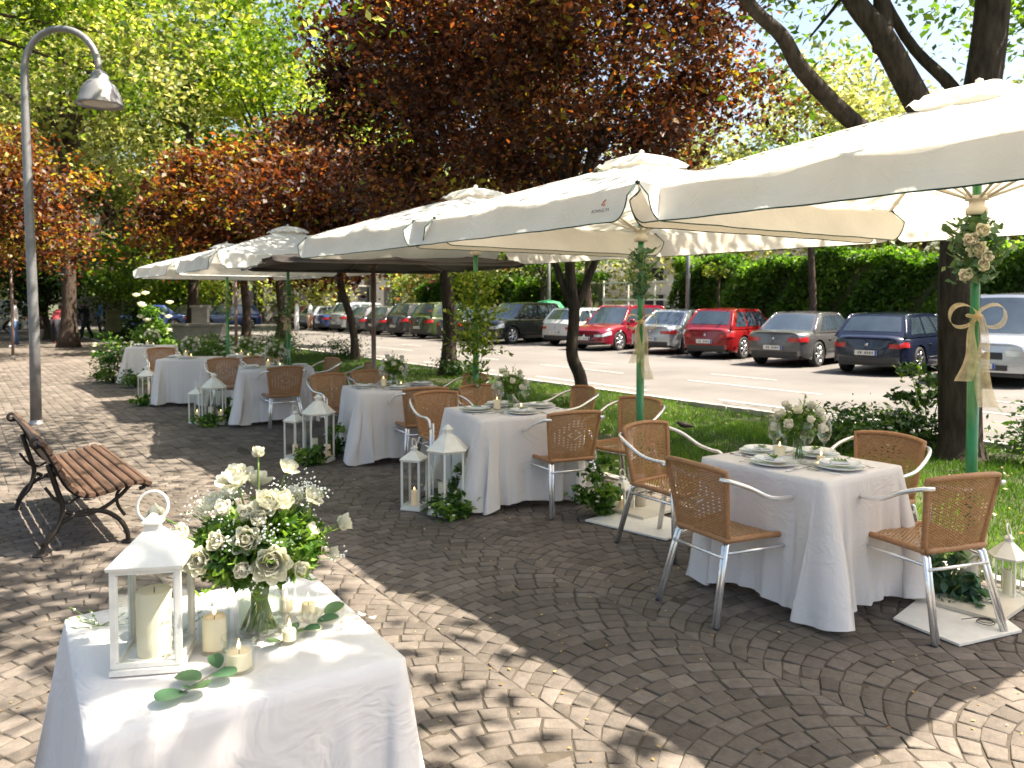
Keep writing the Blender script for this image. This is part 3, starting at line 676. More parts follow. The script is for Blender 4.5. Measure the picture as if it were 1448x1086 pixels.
    for k in range(8):
        an = k * pi / 4; L_ = a * (sqrt(2) if k % 2 else 1) * .985
        d = (cos(an), sin(an)); mb = MB(); mb.mat(fr, True)
        def rz_(q): 
            X, Y = d[0] * L_ * q, d[1] * L_ * q; return roof((X / a + 1) / 2, (Y / a + 1) / 2)[2] - .018
        mb.tube([(d[0] * L_ * q, d[1] * L_ * q, rz_(q)) for q in (.03, .25, .5, .75, .985)], .009, 5)
        rb = mb.obj('rib', t)
        mb = MB(); mb.mat(fr, True); q = .52; mb.tube([(d[0] * .05, d[1] * .05, zh + .045), (d[0] * L_ * q, d[1] * L_ * q, rz_(q) - .006)], .0085, 5); mb.obj('strut', rb)
    if colour == 'canvas':
        mb = MB(); mb.mat(M['iron'], True)
        for sx, sy in ((1, 1), (1, -1), (-1, 1), (-1, -1)): mb.lathe([(.001, -.012), (.014, -.006), (.014, .006), (.001, .012)], 8, (sx * a * .995, sy * a * .995, ze + .0))
        mb.obj('corner_eyelets', t)
    mb = MB(); mb.mat(M['cream_metal'] if colour == 'canvas' else M['iron'])
    mb.box((-.02, -.02, .028), (.46, .46, .02), rz=.1); mb.mat(M['cream_metal'], True); mb.lathe([(.05, 0), (.045, .24), (.033, .26)], 12, (0, 0, .04))
    mb.obj('base_plate', t)
    return t
umbrella('nearest cream square umbrella with a green pole and a ribbon bow', 4.62, 2.12, R(-1), 1.29, seed=1, zc=2.81)
umbrella('second cream umbrella with small lettering on its valance', 4.5, 4.6, R(0), 1.33, seed=2, logo=True)
umbrella('third cream umbrella whose green pole rises behind leafy sprays', 4.45, 6.96, R(2), 1.30, seed=3, zc=2.79)
umbrella('dark umbrella with a brown pole and a nearly black underside', 4.45, 9.4, R(-12), 1.42, 2.15, 2.36, 2.10, 'dark_canvas', 'brown_paint', seed=4, vent=False, group=None)
umbrella('second farthest cream umbrella with dappled top and green pole', 4.43, 12.5, R(-3), 1.38, seed=5, zc=2.82)
umbrella('farthest cream umbrella at the left end of the row', 4.45, 16.0, R(2), 1.34, seed=6, zc=2.76)

# ------------------------------------------------------------------ flowers
def petal(mb, base, dirv, up, ln, w, curl, seed, cup=.5):
    """one cupped petal: base point, outward direction, up vector"""
    d = Vector(dirv).normalized(); u = Vector(up).normalized(); s = d.cross(u).normalized(); B = Vector(base); r = random.Random(seed)
    ph = r.uniform(0, 6)
    def f(a, b):
        q = (b - .5) * 2; W = w * sin(pi * min(1, .18 + a * .72)) 
        P = B + d * (ln * sin(a * curl) / max(curl, .2)) + u * (ln * (1 - cos(a * curl)) / max(curl, .2)) 
        return P + s * (q * W * .5) + u * (cup * W * q * q * .5) + d * (-.25 * W * q * q) + u * (.06 * ln * sin(q * 7 + ph) * a)
    mb.grid(f, 4, 4)
def blossom(name, mat, r, seed, layers=((8, 1.0, .2, .85), (8, .92, .55, .8), (7, .8, .9, .75), (7, .62, 1.15, .65), (5, .42, 1.4, .55)), centre=False):
    mb = MB(); mb.mat(mat, True); rr = random.Random(seed)
    for li, (n, sc, el, wd) in enumerate(layers):
        for k in range(n):
            an = 2 * pi * (k + .5 * (li % 2)) / n + rr.uniform(-.2, .2); e = el + rr.uniform(-.15, .15)
            d = (cos(an) * cos(e), sin(an) * cos(e), sin(e)); u = (-cos(an) * sin(e), -sin(an) * sin(e), cos(e))
            petal(mb, (cos(an) * r * .05, sin(an) * r * .05, -r * .15 + li * r * .04), d, u, r * sc * rr.uniform(.9, 1.1), r * wd, .9, seed * 31 + li * 7 + k)
    if centre:
        mb.mat(M['stamen'], True)
        for k in range(14):
            an = rr.uniform(0, 6.28); q = rr.uniform(0, .16) * r; mb.tube([(q * cos(an), q * sin(an), 0), (q * 1.6 * cos(an), q * 1.6 * sin(an), r * .32)], [.001, .002], 4)
    return mb.mesh(name)
FL = [blossom('peony', M['petal'], 1, 1), blossom('rose', M['petal'], 1, 2, ((6, .95, .5, 1.0), (6, .85, .95, 1.0), (5, .7, 1.25, .9), (4, .5, 1.45, .8))),
      blossom('open_bloom', M['petal'], 1, 3, ((8, 1.0, .15, .9), (8, .88, .45, .85), (7, .68, .75, .7)), True), blossom('cream_rose', M['cream_petal'], 1, 4, ((6, .95, .5, 1.0), (6, .85, .95, 1.0), (5, .7, 1.25, .9), (4, .5, 1.45, .8)))]
def orient(o, d):
    o.rotation_mode = 'QUATERNION'; o.rotation_quaternion = Vector(d).to_track_quat('Z', 'Y')
def flower(parent, p, d, r, kind=0):
    o = link('flower', FL[kind], parent, p); orient(o, d); o.scale = (r, r, r); return o
def bouquet_big():
    bx_, by_, bz = .69, 2.20, .752
    t = thing('flower_bouquet', 'big loose bouquet of white peonies and greenery in a clear vase on the foreground table', 'flower bouquet', (bx_, by_, bz))
    rs = np.random.RandomState(77); sun = 1
    right = Vector((.954, -.30, 0)); fw = Vector((.30, .954, 0))     # walk-side and table-side directions of the arrangement
    def at(h, v, dpt=0): return right * h + fw * dpt + Vector((0, 0, v))
    spec = [(0, .505, -.02, .028, 1, (0, .2, 1)), (-.055, .43, .0, .052, 0, (-.2, -.4, .9)), (.075, .455, .0, .034, 0, (.5, -.2, .9)), (.02, .375, -.07, .045, 0, (.1, -.6, .7)), (.055, .37, -.05, .045, 1, (.5, -.5, .7)),
            (-.03, .30, -.12, .042, 0, (-.1, -.9, .4)), (-.085, .365, -.04, .034, 3, (-.5, -.6, .6)), (-.035, .355, -.08, .036, 3, (-.1, -.7, .6)), (-.145, .25, -.09, .042, 2, (-.4, -.85, .25)), (.03, .245, -.15, .055, 2, (.05, -1, .15)),
            (-.255, .345, .02, .040, 1, (-.9, -.1, .5)), (.225, .285, .02, .036, 1, (.95, -.1, .35)), (-.10, .295, -.10, .036, 1, (-.4, -.8, .4)), (.13, .29, -.05, .030, 3, (.7, -.5, .4)), (.195, .21, 0, .026, 3, (.9, -.3, -.1)), (.0, .41, .06, .04, 0, (0, .5, .8)), (-.07, .37, .08, .04, 0, (-.4, .6, .6)), (.09, .35, .09, .04, 1, (.4, .7, .5)), (-.19, .30, -.03, .036, 0, (-.7, -.5, .5)), (.14, .37, .0, .036, 0, (.6, -.3, .7)), (-.04, .235, -.15, .032, 3, (-.2, -1, .1)), (.10, .215, -.13, .034, 1, (.4, -.9, .1)), (-.12, .36, .02, .04, 0, (-.5, -.2, .8)), (.0, .345, -.10, .034, 1, (0, -.8, .6))]
    neck = Vector((0, 0, .155)); sm = MB(); sm.mat(M['stem'], True)
    for h, v, dp, r, k, d in spec:
        p = at(h, v, dp); dv = right * d[0] + fw * (-d[1] if d[1] > 0 else d[1]) * (1 if d[1] < 0 else -1) + Vector((0, 0, d[2]))
        flower(t, p, dv, r * 1.22, k)
        mid = neck.lerp(p, .5) + Vector((0, 0, .02)); sm.tube(bez([tuple(neck + (p - neck) * .02), tuple(mid), tuple(p - dv.normalized() * r * .1)], 4), .0028, 5)
    for i in range(42):
        a = rs.uniform(0, 2 * pi); r0 = rs.uniform(.022, .052); sm.tube([(cos(a) * r0, sin(a) * r0, .016), (cos(a + 1.6) * .024, sin(a + 1.6) * .024, .13), (cos(a + 2.6) * .03, sin(a + 2.6) * .03, .19)], .0026, 5)
    sm.obj('stems', t)
    # leafy mass
    n = 2500; d = rs.normal(size=(n, 3)); d /= np.linalg.norm(d, axis=1)[:, None]; rr = rs.uniform(.35, 1, n) ** .5
    P = d * rr[:, None] * np.array([.18, .165, .105]); P[:, 2] += .252; low = P[:, 2] < .2; P[low, :2] *= 1.12
    V, F = leaves(P, .036, rs, up=.3, aspect=.42, jitter=.5)
    link('foliage', np_mesh('foliage', V, F, M['foliage'], rs.beta(2, 2, n)), t)
    # long outer leaves with points
    mb = MB(); mb.mat(M['foliage'], True)
    for i in range(110):
        a = rs.uniform(0, 2 * pi); e = rs.uniform(-.75, .35); st = Vector((cos(a) * .09, sin(a) * .09, .19 + .1 * (e + .4))); L_ = rs.uniform(.045, .085)
        dr = Vector((cos(a) * cos(e), sin(a) * cos(e), sin(e))); mb.r = rs.uniform(.2, .95)
        petal(mb, st, dr, (0, 0, 1), L_, .030, -.6 if e < .3 else -.2, i, .4)
    mb.obj('long_leaves', t)
    # fine filler: tiny white heads on wiry stems
    for name, nn, cz in (('filler_spray', 260, .33), ('filler_spray', 200, .24)):
        mb = MB()
        for i in range(26 if cz > .3 else 22):
            a = rs.uniform(0, 2 * pi); e = rs.uniform(-.1, 1.2); q = rs.uniform(.15, .235); c = Vector((cos(a) * cos(e) * q, sin(a) * cos(e) * q, cz - .05 + sin(e) * q * .75))
            mb.mat(M['stem'], True); mb.tube([tuple(neck), tuple(neck.lerp(c, .5) + Vector((0, 0, .02))), tuple(c)], .0011, 4)
            for j in range(nn // 14):
                g = c + Vector(rs.normal(0, .015, 3)); mb.mat(M['filler'], False); s = rs.uniform(.002, .0042)
                mb.add([(g.x + s, g.y, g.z), (g.x, g.y + s, g.z), (g.x - s, g.y, g.z), (g.x, g.y - s, g.z), (g.x, g.y, g.z + s), (g.x, g.y, g.z - s)], [(0, 1, 4), (1, 2, 4), (2, 3, 4), (3, 0, 4), (1, 0, 5), (2, 1, 5), (3, 2, 5), (0, 3, 5)])
        mb.obj(name, t)
    # airy sprigs reaching out
    mb = MB()
    for i in range(26):
        a = rs.uniform(0, 2 * pi); e = rs.uniform(-.05, 1.1); L_ = rs.uniform(.17, .27); e0 = Vector((cos(a) * cos(e), sin(a) * cos(e), sin(e)))
        pts = bez([tuple(neck), tuple(neck + e0 * L_ * .5 + Vector((0, 0, .03))), tuple(neck + e0 * L_ + Vector((0, 0, .02)))], 6); mb.mat(M['stem'], True); mb.tube(pts, .0015, 4)
        for j, p in enumerate(pts[4:]):
            mb.mat(M['foliage'], True); mb.r = rs.uniform(.6, 1)
            for s in (-1, 1): petal(mb, p, (rs.uniform(-1, 1), rs.uniform(-1, 1), rs.uniform(-.1, .9)), (0, 0, 1), rs.uniform(.014, .026), .009, .3, i * 9 + j, .3)
    mb.obj('sprigs', t)
    # vase
    v = thing('glass_vase', 'round clear glass vase full of green stems on the foreground table', 'vase', (bx_, by_, bz))
    mb = MB(); mb.mat(M['glass_bright'], True); mb.opened([(.001, 0), (.052, 0), (.058, .006), (.0605, .03), (.062, .09), (.054, .125), (.055, .14), (.063, .16), (.062, .162), (.053, .14), (.052, .125), (.058, .09), (.056, .03), (.05, .014), (.001, .013)], 30)
    vb = mb.obj('vase_body', v); vb.scale = (1.12, 1.12, 1.0)
    mb = MB(); mb.mat(M['water'], True); mb.lathe([(.001, .015), (.0505, .017), (.0555, .05), (.056, .095), (.001, .095)], 24); mb.obj('water', v)
bouquet_big()
def small_bouquet(label, loc, seed, sc=1.0):
    t = thing('flower_bouquet', label, 'flower bouquet', loc, 0, 'white rose centrepieces on the dining tables'); rs = np.random.RandomState(seed)
    for i in range(15):
        a = i * 2.4; u = .2 + .8 * (i / 14); q = .115 * sqrt(max(.06, 1 - (u - .2) ** 2)) 
        d = Vector((cos(a) * (1.1 - u), sin(a) * (1.1 - u), u)); flower(t, (cos(a) * q * 1.12, sin(a) * q * 1.12, .15 + .165 * u), d, rs.uniform(.042, .054), 3 if i % 3 else 1)
    n = 700; d = rs.normal(size=(n, 3)); d /= np.linalg.norm(d, axis=1)[:, None]
    P = d * (rs.uniform(.3, 1, n) ** .5)[:, None] * np.array([.125, .125, .09]); P[:, 2] += .215
    V, F = leaves(P, .032, rs, up=.3, aspect=.4, jitter=.5); link('foliage', np_mesh('foliage', V, F, M['foliage'], rs.beta(2, 1.8, n)), t)
    mb = MB(); mb.mat(M['stem'], True)
    for i in range(14):
        a = i * .9; mb.tube([(cos(a) * .025, sin(a) * .025, .012), (cos(a + 2) * .02, sin(a + 2) * .02, .16)], .003, 4)
    for i in range(26):
        a = rs.uniform(0, 6.28); e = rs.uniform(.1, 1.5); L_ = rs.uniform(.13, .22); q = Vector((cos(a) * cos(e) * L_, sin(a) * cos(e) * L_, .17 + sin(e) * L_)); mb.mat(M['stem'], True); mb.tube([(0, 0, .15), tuple(q)], .0014, 4)
        mb.mat(M['foliage'], True)
        for j in range(5): mb.r = rs.uniform(.6, 1); petal(mb, Vector((0, 0, .15)).lerp(q, .55 + j * .11), (rs.uniform(-1, 1), rs.uniform(-1, 1), .5), (0, 0, 1), .022, .011, .3, j + i * 5, .3)
    mb.obj('sprigs', t); return t
def small_vase(label, loc):
    v = link('glass_vase', None, None, loc, 0, label, 'vase', 'vases of the centrepieces')
    mb = MB(); mb.mat(M['glass'], True); mb.opened([(.001, 0), (.034, 0), (.037, .01), (.034, .05), (.036, .11), (.046, .155), (.045, .155), (.033, .11), (.031, .05), (.032, .012), (.001, .012)], 20); mb.obj('vase_body', v)
    mb = MB(); mb.mat(M['water'], True); mb.lathe([(.001, .013), (.031, .014), (.031, .09), (.001, .09)], 16); mb.obj('water', v); return v

# ------------------------------------------------------------------ table linen, crockery
def tablecloth(label, c, w, d, h, rz, seed, floor=.012, flare=.03, group='white tablecloths of the dining tables', nfold=9, rows=26, amp=1.0, side_hem=.05):
    mb = MB(); mb.mat(M['linen'], True); rc = .028; N_ = 336; rs = random.Random(seed); ph = [rs.uniform(0, 6.28) for _ in range(6)]
    def rim(s):   # perimeter of the rounded rectangle -> point, normal, cornerness
        hw, hd = w / 2, d / 2; segs = [w - 2 * rc, pi / 2 * rc, d - 2 * rc, pi / 2 * rc] * 2
        tot = sum(segs); q = (s % 1) * tot; k = 0
        while q > segs[k] and k < 7: q -= segs[k]; k += 1
        if k % 2 == 0:
            L_ = segs[k]; x = q - L_ / 2
            P = [(x, -hd), (hw, x), (-x, hd), (-hw, -x)][k // 2]; n = [(0, -1), (1, 0), (0, 1), (-1, 0)][k // 2]
            dist = min(q, L_ - q); 
        else:
            an = -pi / 2 + (k // 2) * pi / 2 + q / rc; cx, cy = [(hw - rc, -hd + rc), (hw - rc, hd - rc), (-hw + rc, hd - rc), (-hw + rc, -hd + rc)][k // 2]
            P = (cx + rc * cos(an), cy + rc * sin(an)); n = (cos(an), sin(an)); dist = 0
        return P, n, math.exp(-(dist / .17) ** 2)
    R_ = [rim(i / N_) for i in range(N_)]
    # top
    o = len(mb.v); mb.v.append((0, 0, h)); rings = 7
    for r in range(1, rings + 1):
        q = r / rings
        for i in range(N_):
            P = R_[i][0]; mb.v.append((P[0] * q, P[1] * q, h + .0015 * sin(P[0] * q * 19 + ph[0]) * sin(P[1] * q * 15 + ph[1]) - (.003 if r == rings else 0)))
    for i in range(N_): mb.face((o, o + 1 + i, o + 1 + (i + 1) % N_))
    for r in range(rings - 1):
        for i in range(N_):
            a = o + 1 + r * N_; mb.face((a + i, a + N_ + i, a + N_ + (i + 1) % N_, a + (i + 1) % N_))
    last = o + 1 + (rings - 1) * N_
    for j in range(1, rows + 1):
        t = j / rows
        for i in range(N_):
            P, n, c_ = R_[i]; s = i / N_ * 2 * pi
            f = sin(nfold * s + ph[0] + .5 * sin(s * 2 + ph[1])) * .55 + .45 * sin((nfold * 2 + 1) * s + ph[2]) * t
            c2 = c_ * c_
            f = (abs(f) ** .75) * (1 if f > 0 else -1) + .22 * sin(37 * s + ph[5] + 2 * f) * t
            o_ = .004 * min(1, t * 12) + flare * t * (1 - .3 * c_) + amp * (.020 + .034 * c_) * f * t ** 1.35 + c2 * .085 * t * amp
            # the gathered corner folds over itself
            o_ += amp * c_ * (.042 * sin(23 * s + ph[1]) + .016 * sin(41 * s + ph[2])) * t ** 1.1 * (1 if rows > 20 else 0)
            tw = amp * c2 * .06 * t * sin(s * 30 + ph[3] + 3 * t)
            hem = floor + c2 * .018 * (1 + sin(19 * s + ph[0])) + side_hem * (1 - c2) + .012 * sin(5 * s + ph[4]) * (1 - c2)
            z = h - .006 - (h - .006 - hem) * t
            mb.v.append((P[0] + n[0] * o_ - n[1] * tw, P[1] + n[1] * o_ + n[0] * tw, z))
        for i in range(N_):
            a = last + (j - 1) * N_; mb.face((a + i, a + N_ + i, a + N_ + (i + 1) % N_, a + (i + 1) % N_))
    return link('tablecloth', mb.mesh('tablecloth'), None, c, rz, label, 'tablecloth', group)
H = .75
def plate_mesh(r):
    mb = MB(); mb.mat(M['porcelain'], True); mb.lathe([(.001, .004), (r * .55, .004), (r * .62, .007), (r * .97, .018), (r, .020), (r, .017), (r * .62, .002), (r * .5, 0), (.001, 0)], 36); return mb.mesh('plate')
PM = plate_mesh(.135); PS = plate_mesh(.11)
def plate_set(label, loc, group='plates laid on the dining tables', sprig=True):
    t = thing('plate_stack', label, 'plates', loc, rnd.uniform(0, 6), group)
    link('charger_plate', PM, t); link('dinner_plate', PS, t, (.0, .0, .0185))
    if sprig:
        mb = MB(); mb.mat(M['cloth_white']); mb.box((0, 0, .0345), (.10, .055, .010), rz=.4); mb.obj('napkin', t)
        mb = MB(); mb.mat(M['foliage'], True)
        for i in range(9): mb.r = .4 + .05 * i; petal(mb, (-.04 + i * .009, .004 * sin(i), .042), (.6, (-1) ** i, .25), (0, 0, 1), .026, .014, .3, i, .3)
        mb.obj('herb_sprig', t)
    return t
def wine_mesh():
    mb = MB(); mb.mat(M['glass_bright'], True)
    mb.opened([(.001, .0), (.034, .0), (.034, .0015), (.008, .006), (.0038, .015), (.0036, .085), (.008, .095), (.026, .112), (.036, .135), (.038, .155), (.034, .19), (.029, .21), (.0282, .21), (.033, .19), (.0368, .155), (.0348, .136), (.025, .114), (.001, .100)], 24)
    mb.v = [(p[0] * 1.12, p[1] * 1.12, p[2] * 1.15) for p in mb.v]; return mb.mesh('wine_glass')
WM = wine_mesh()
def wine_glass(label, loc, group='wine glasses on the dining tables'):
    t = link('wine_glass', WM, None, loc, 0, label, 'wine glass', group); return t
def cut_mesh(kind):
    mb = MB(); mb.mat(M['steel'], True)
    if kind == 'fork':
        mb.tube([(0, -.10, .003), (0, -.02, .004), (0, .035, .003)], [.0045, .0022, .0035], 6, flat=.5); mb.mat(M['steel'], False)
        for k in (-1.5, -.5, .5, 1.5): mb.box((k * .0045, .062, .004), (.0024, .055, .002))
        mb.box((0, .036, .004), (.018, .008, .002))
    else:
        mb.tube([(0, -.11, .003), (0, -.02, .004)], [.005, .004], 6, flat=.5); mb.tube([(0, -.02, .004), (0, .05, .004), (0, .11, .003)], [.004, .008, .002], 6, flat=.25)
    return mb.mesh(kind)
CM = {k: cut_mesh(k) for k in ('fork', 'knife')}
def cutlery(kind, label, loc, rz): return link(kind, CM[kind], None, loc, rz, label, kind, kind + 's beside the plates')
def candle(mb_, c, r, h, lit=True):
    mb_.mat(M['lit_wax'] if lit else M['wax'], True); mb_.lathe([(r * .98, 0), (r, .004), (r, h - .004), (r * .94, h), (r * .6, h - .006), (.001, h - .009)], 20, c)
def candle_thing(label, loc, r, h, lit=True, glass=None, group=None, pink=False, cat='candle'):
    t = thing('candle', label, cat, loc, 0, group)
    mb = MB(); candle(mb, (0, 0, .008 if glass else 0), r, h, lit); 
    if pink: mb.mats[0] = M['pink_wax']
    mb.obj('wax_body', t); b = (.008 if glass else 0) + h
    mb = MB(); mb.mat(M['iron']); mb.tube([(0, 0, b - .01), (.001, 0, b + .006)], .0012, 4); mb.obj('wick', t)
    if lit:
        mb = MB(); mb.mat(M['flame'], True); mb.lathe([(.0005, 0), (.0045, .006), (.0048, .011), (.002, .021), (.0003, .028)], 8, (0, 0, b + .003)); mb.obj('flame', t)
    if glass:
        gr, gh = glass; mb = MB(); mb.mat(M['glass'], True); mb.opened([(.001, 0), (gr * .86, 0), (gr * .9, .003), (gr, gh), (gr * .96, gh), (gr * .86, .009), (.001, .008)], 28); mb.obj('glass_holder', t)
    return t
HERB = 0
def table(label_t, c, w, d, rz, seed, order, detail=2, h=H, mid=(0, 0), nplates=4):
    """a laid table: cloth, plates, glasses, cutlery, candles and a centrepiece; order = words that single the table out"""
    cx, cy = c; cs, sn = cos(rz), sin(rz)
    def W(x, y, z=0): return (cx + x * cs - y * sn, cy + x * sn + y * cs, h + z)
    tablecloth(label_t, (cx, cy, 0), w, d, h, rz, seed)
    z0 = .003
    sides = [((0, -d / 2 + .16), 'near edge', 0), ((-w / 2 + .16, .02), 'walk side', -pi / 2), ((0, d / 2 - .16), 'far edge', pi), ((w / 2 - .16, .03), 'lawn side', pi / 2)]
    for (x, y), nm, a in sides[:nplates]:
        plate_set('white plates on the %s of the %s' % (nm, order), W(x, y, z0), sprig=detail > 1)
        if detail > 0:
            f = lambda dx, dy: W(x + dx * cos(a) - dy * sin(a), y + dx * sin(a) + dy * cos(a), z0)
            if detail > 1:
                cutlery('fork', 'silver fork beside the plates on the %s of the %s' % (nm, order), f(-.165, 0), rz + a + .05); cutlery('knife', 'silver knife beside the plates on the %s of the %s' % (nm, order), f(.165, 0), rz + a - .03)
            p = f(.10, .165)
            wine_glass('wine glass by the plates on the %s of the %s' % (nm, order), (p[0], p[1], h + z0))
    small_vase('clear glass vase under the roses of the ' + order, W(mid[0], mid[1], z0)); small_bouquet('round bouquet of cream roses on the ' + order, W(mid[0], mid[1], z0), seed)
    candle_thing('jar candle left of roses on the ' + order, W(mid[0] - .10, mid[1] + .06, z0), .030, .075, True, (.040, .12), 'candles on the dining tables')
    candle_thing('small lit candle right of roses on the ' + order, W(mid[0] + .05, mid[1] - .11, z0), .024, .03, True, (.030, .055), 'candles on the dining tables')
table('white cloth of the nearest dining table with a long gathered corner fold', (4.02, 2.80), .74, .84, R(0), 4, 'nearest dining table')
table('white cloth of the second table with a tall white lantern at its foot', (3.90, 5.55), .92, .82, R(-11), 5, 'second dining table')
table('white cloth of the third table with two lanterns and greenery at its foot', (3.92, 7.78), .96, .82, R(-12), 6, 'third dining table')
table('white cloth of the fourth table with one wicker chair in front', (3.72, 11.03), .98, .8, R(-16), 7, 'fourth dining table', 1)
table('plain front of white cloth on the fifth table', (3.22, 13.75), .82, .8, R(-33), 8, 'fifth dining table', 1, nplates=2)
table('white cloth of the small table tucked behind the fourth table', (4.0, 13.3), .75, .7, R(-30), 9, 'table tucked behind the fourth one', 0, nplates=2)
table('white cloth of the farthest table beside the flower bush', (3.42, 17.85), .85, .85, R(-22), 10, 'farthest dining table', 0, nplates=2)

# ------------------------------------------------------------------ foreground table
tablecloth('smooth white cloth draped over the foreground table with the lantern', (.605, 2.235, 0), .74, .80, H, R(-3), 22, floor=.0, flare=.055, group=None, nfold=5, amp=.85, rows=30)
def sprig(label, pts, ls, seed, loc):
    t = thing('eucalyptus_sprig', label, 'eucalyptus', loc, 0, 'eucalyptus sprigs on the foreground table'); r = random.Random(seed)
    mb = MB(); mb.mat(M['brown_paint'], True); P = bez(pts, 4); mb.tube([(p.x, p.y, p.z + .006) for p in P], .0016, 5); mb.obj('twig', t)
    for i, (x, y, s, a) in enumerate(ls):
        mb = MB(); mb.mat(M['eucalyptus'], True); mb.r = r.uniform(.15, .8)
        def f(u, v, s=s, a=a, x=x, y=y):
            s = s * 1.3; an = 2 * pi * v; q = u * s * (1 + .12 * cos(an)); X = s * .9 + q * cos(an); Y = q * sin(an) * .9
            return (x + X * cos(a) - Y * sin(a), y + X * sin(a) + Y * cos(a), .008 + i * .0012 + .008 * u * u * abs(sin(an)) + (.012 + .008 * sin(i * 2)) * X / (2 * s))
        mb.grid(f, 4, 18); mb.obj('leaf', t)
    return t
sprig('round leaved eucalyptus sprig in front of the lantern', [(.10, .06, 0), (.04, .03, 0), (-.02, -.01, 0), (-.05, -.03, 0)],
      [(-.045, -.03, .030, 3.7), (-.03, -.02, .026, 5.0), (0, 0, .025, 2.4), (.03, .012, .026, 5.3), (.05, .03, .017, 1.6), (-.03, -.025, .014, 4.4), (.075, .045, .02, .2)], 1, (.478, 1.985, H + .003))
sprig('smaller eucalyptus sprig trailing right of the vase', [(-.06, -.03, 0), (0, .01, 0), (.06, .03, 0), (.12, .07, 0)],
      [(-.05, -.02, .018, 3.6), (-.02, 0, .017, 5.2), (.02, .01, .019, 5.6), (.07, .035, .024, 5.9), (.11, .06, .024, .4), (.0, .01, .013, 1.5)], 2, (.765, 2.115, H + .003))
candle_thing('short lit candle in a clear tumbler at the middle of the foreground table', (.575, 2.005, H + .004), .031, .042, True, (.043, .088))
candle_thing('tiny tealight in a clear cup right of the vase', (.735, 2.09, H + .004), .018, .028, True, (.024, .045))
candle_thing('pale pillar candle in a ribbed jar behind the tumbler', (.555, 2.155, H + .004), .030, .085, True, (.042, .115))
candle_thing('small candle in a glass behind the eucalyptus leaves', (.845, 2.24, H + .004), .020, .03, True, (.030, .06))
candle_thing('second small candle in a glass at the far right of the foreground table', (.80, 2.30, H + .004), .020, .035, True, (.032, .07))
mbp = MB(); rr_ = random.Random(4)
for i in range(26):
    mbp.mat(M['petal'], True); x, y = rr_.gauss(.07, .09), rr_.gauss(.02, .05); an = rr_.uniform(0, 6.3)
    if -.1 < x < .27 and -.13 < y < .16: petal(mbp, (x, y, .004), (cos(an), sin(an), .15), (0, 0, 1), rr_.uniform(.02, .032), .028, .9, i, .5)
mbp.obj('scattered_petals', None, loc=(.74, 2.16, H + .002), label='loose white petals scattered by the vase on the foreground cloth', cat='petals', kind='stuff')
def baby(label, loc, seed):
    rs = np.random.RandomState(seed); mb = MB(); t = thing('flower_sprig', label, 'flower sprig', loc)
    for i in range(16):
        a = rs.uniform(0, 6.28); q = rs.uniform(.02, .08); e = (cos(a) * q, sin(a) * q, rs.uniform(.006, .05)); mb.mat(M['stem'], True); mb.tube([(0, 0, .004), e], .0009, 4)
        mb.mat(M['foliage'], True); mb.r = rs.uniform(.5, 1); petal(mb, e, (cos(a), sin(a), .3), (0, 0, 1), .016, .008, .2, i, .2)
        mb.mat(M['filler'], False); mb.box(e, (.005, .005, .005), rz=a)
    mb.obj('sprays', t)
baby('thin green sprig with tiny white heads left of the lantern', (.33, 2.50, H + .003), 3); baby('leafy sprig between the lantern and the vase', (.50, 2.31, H + .003), 5)

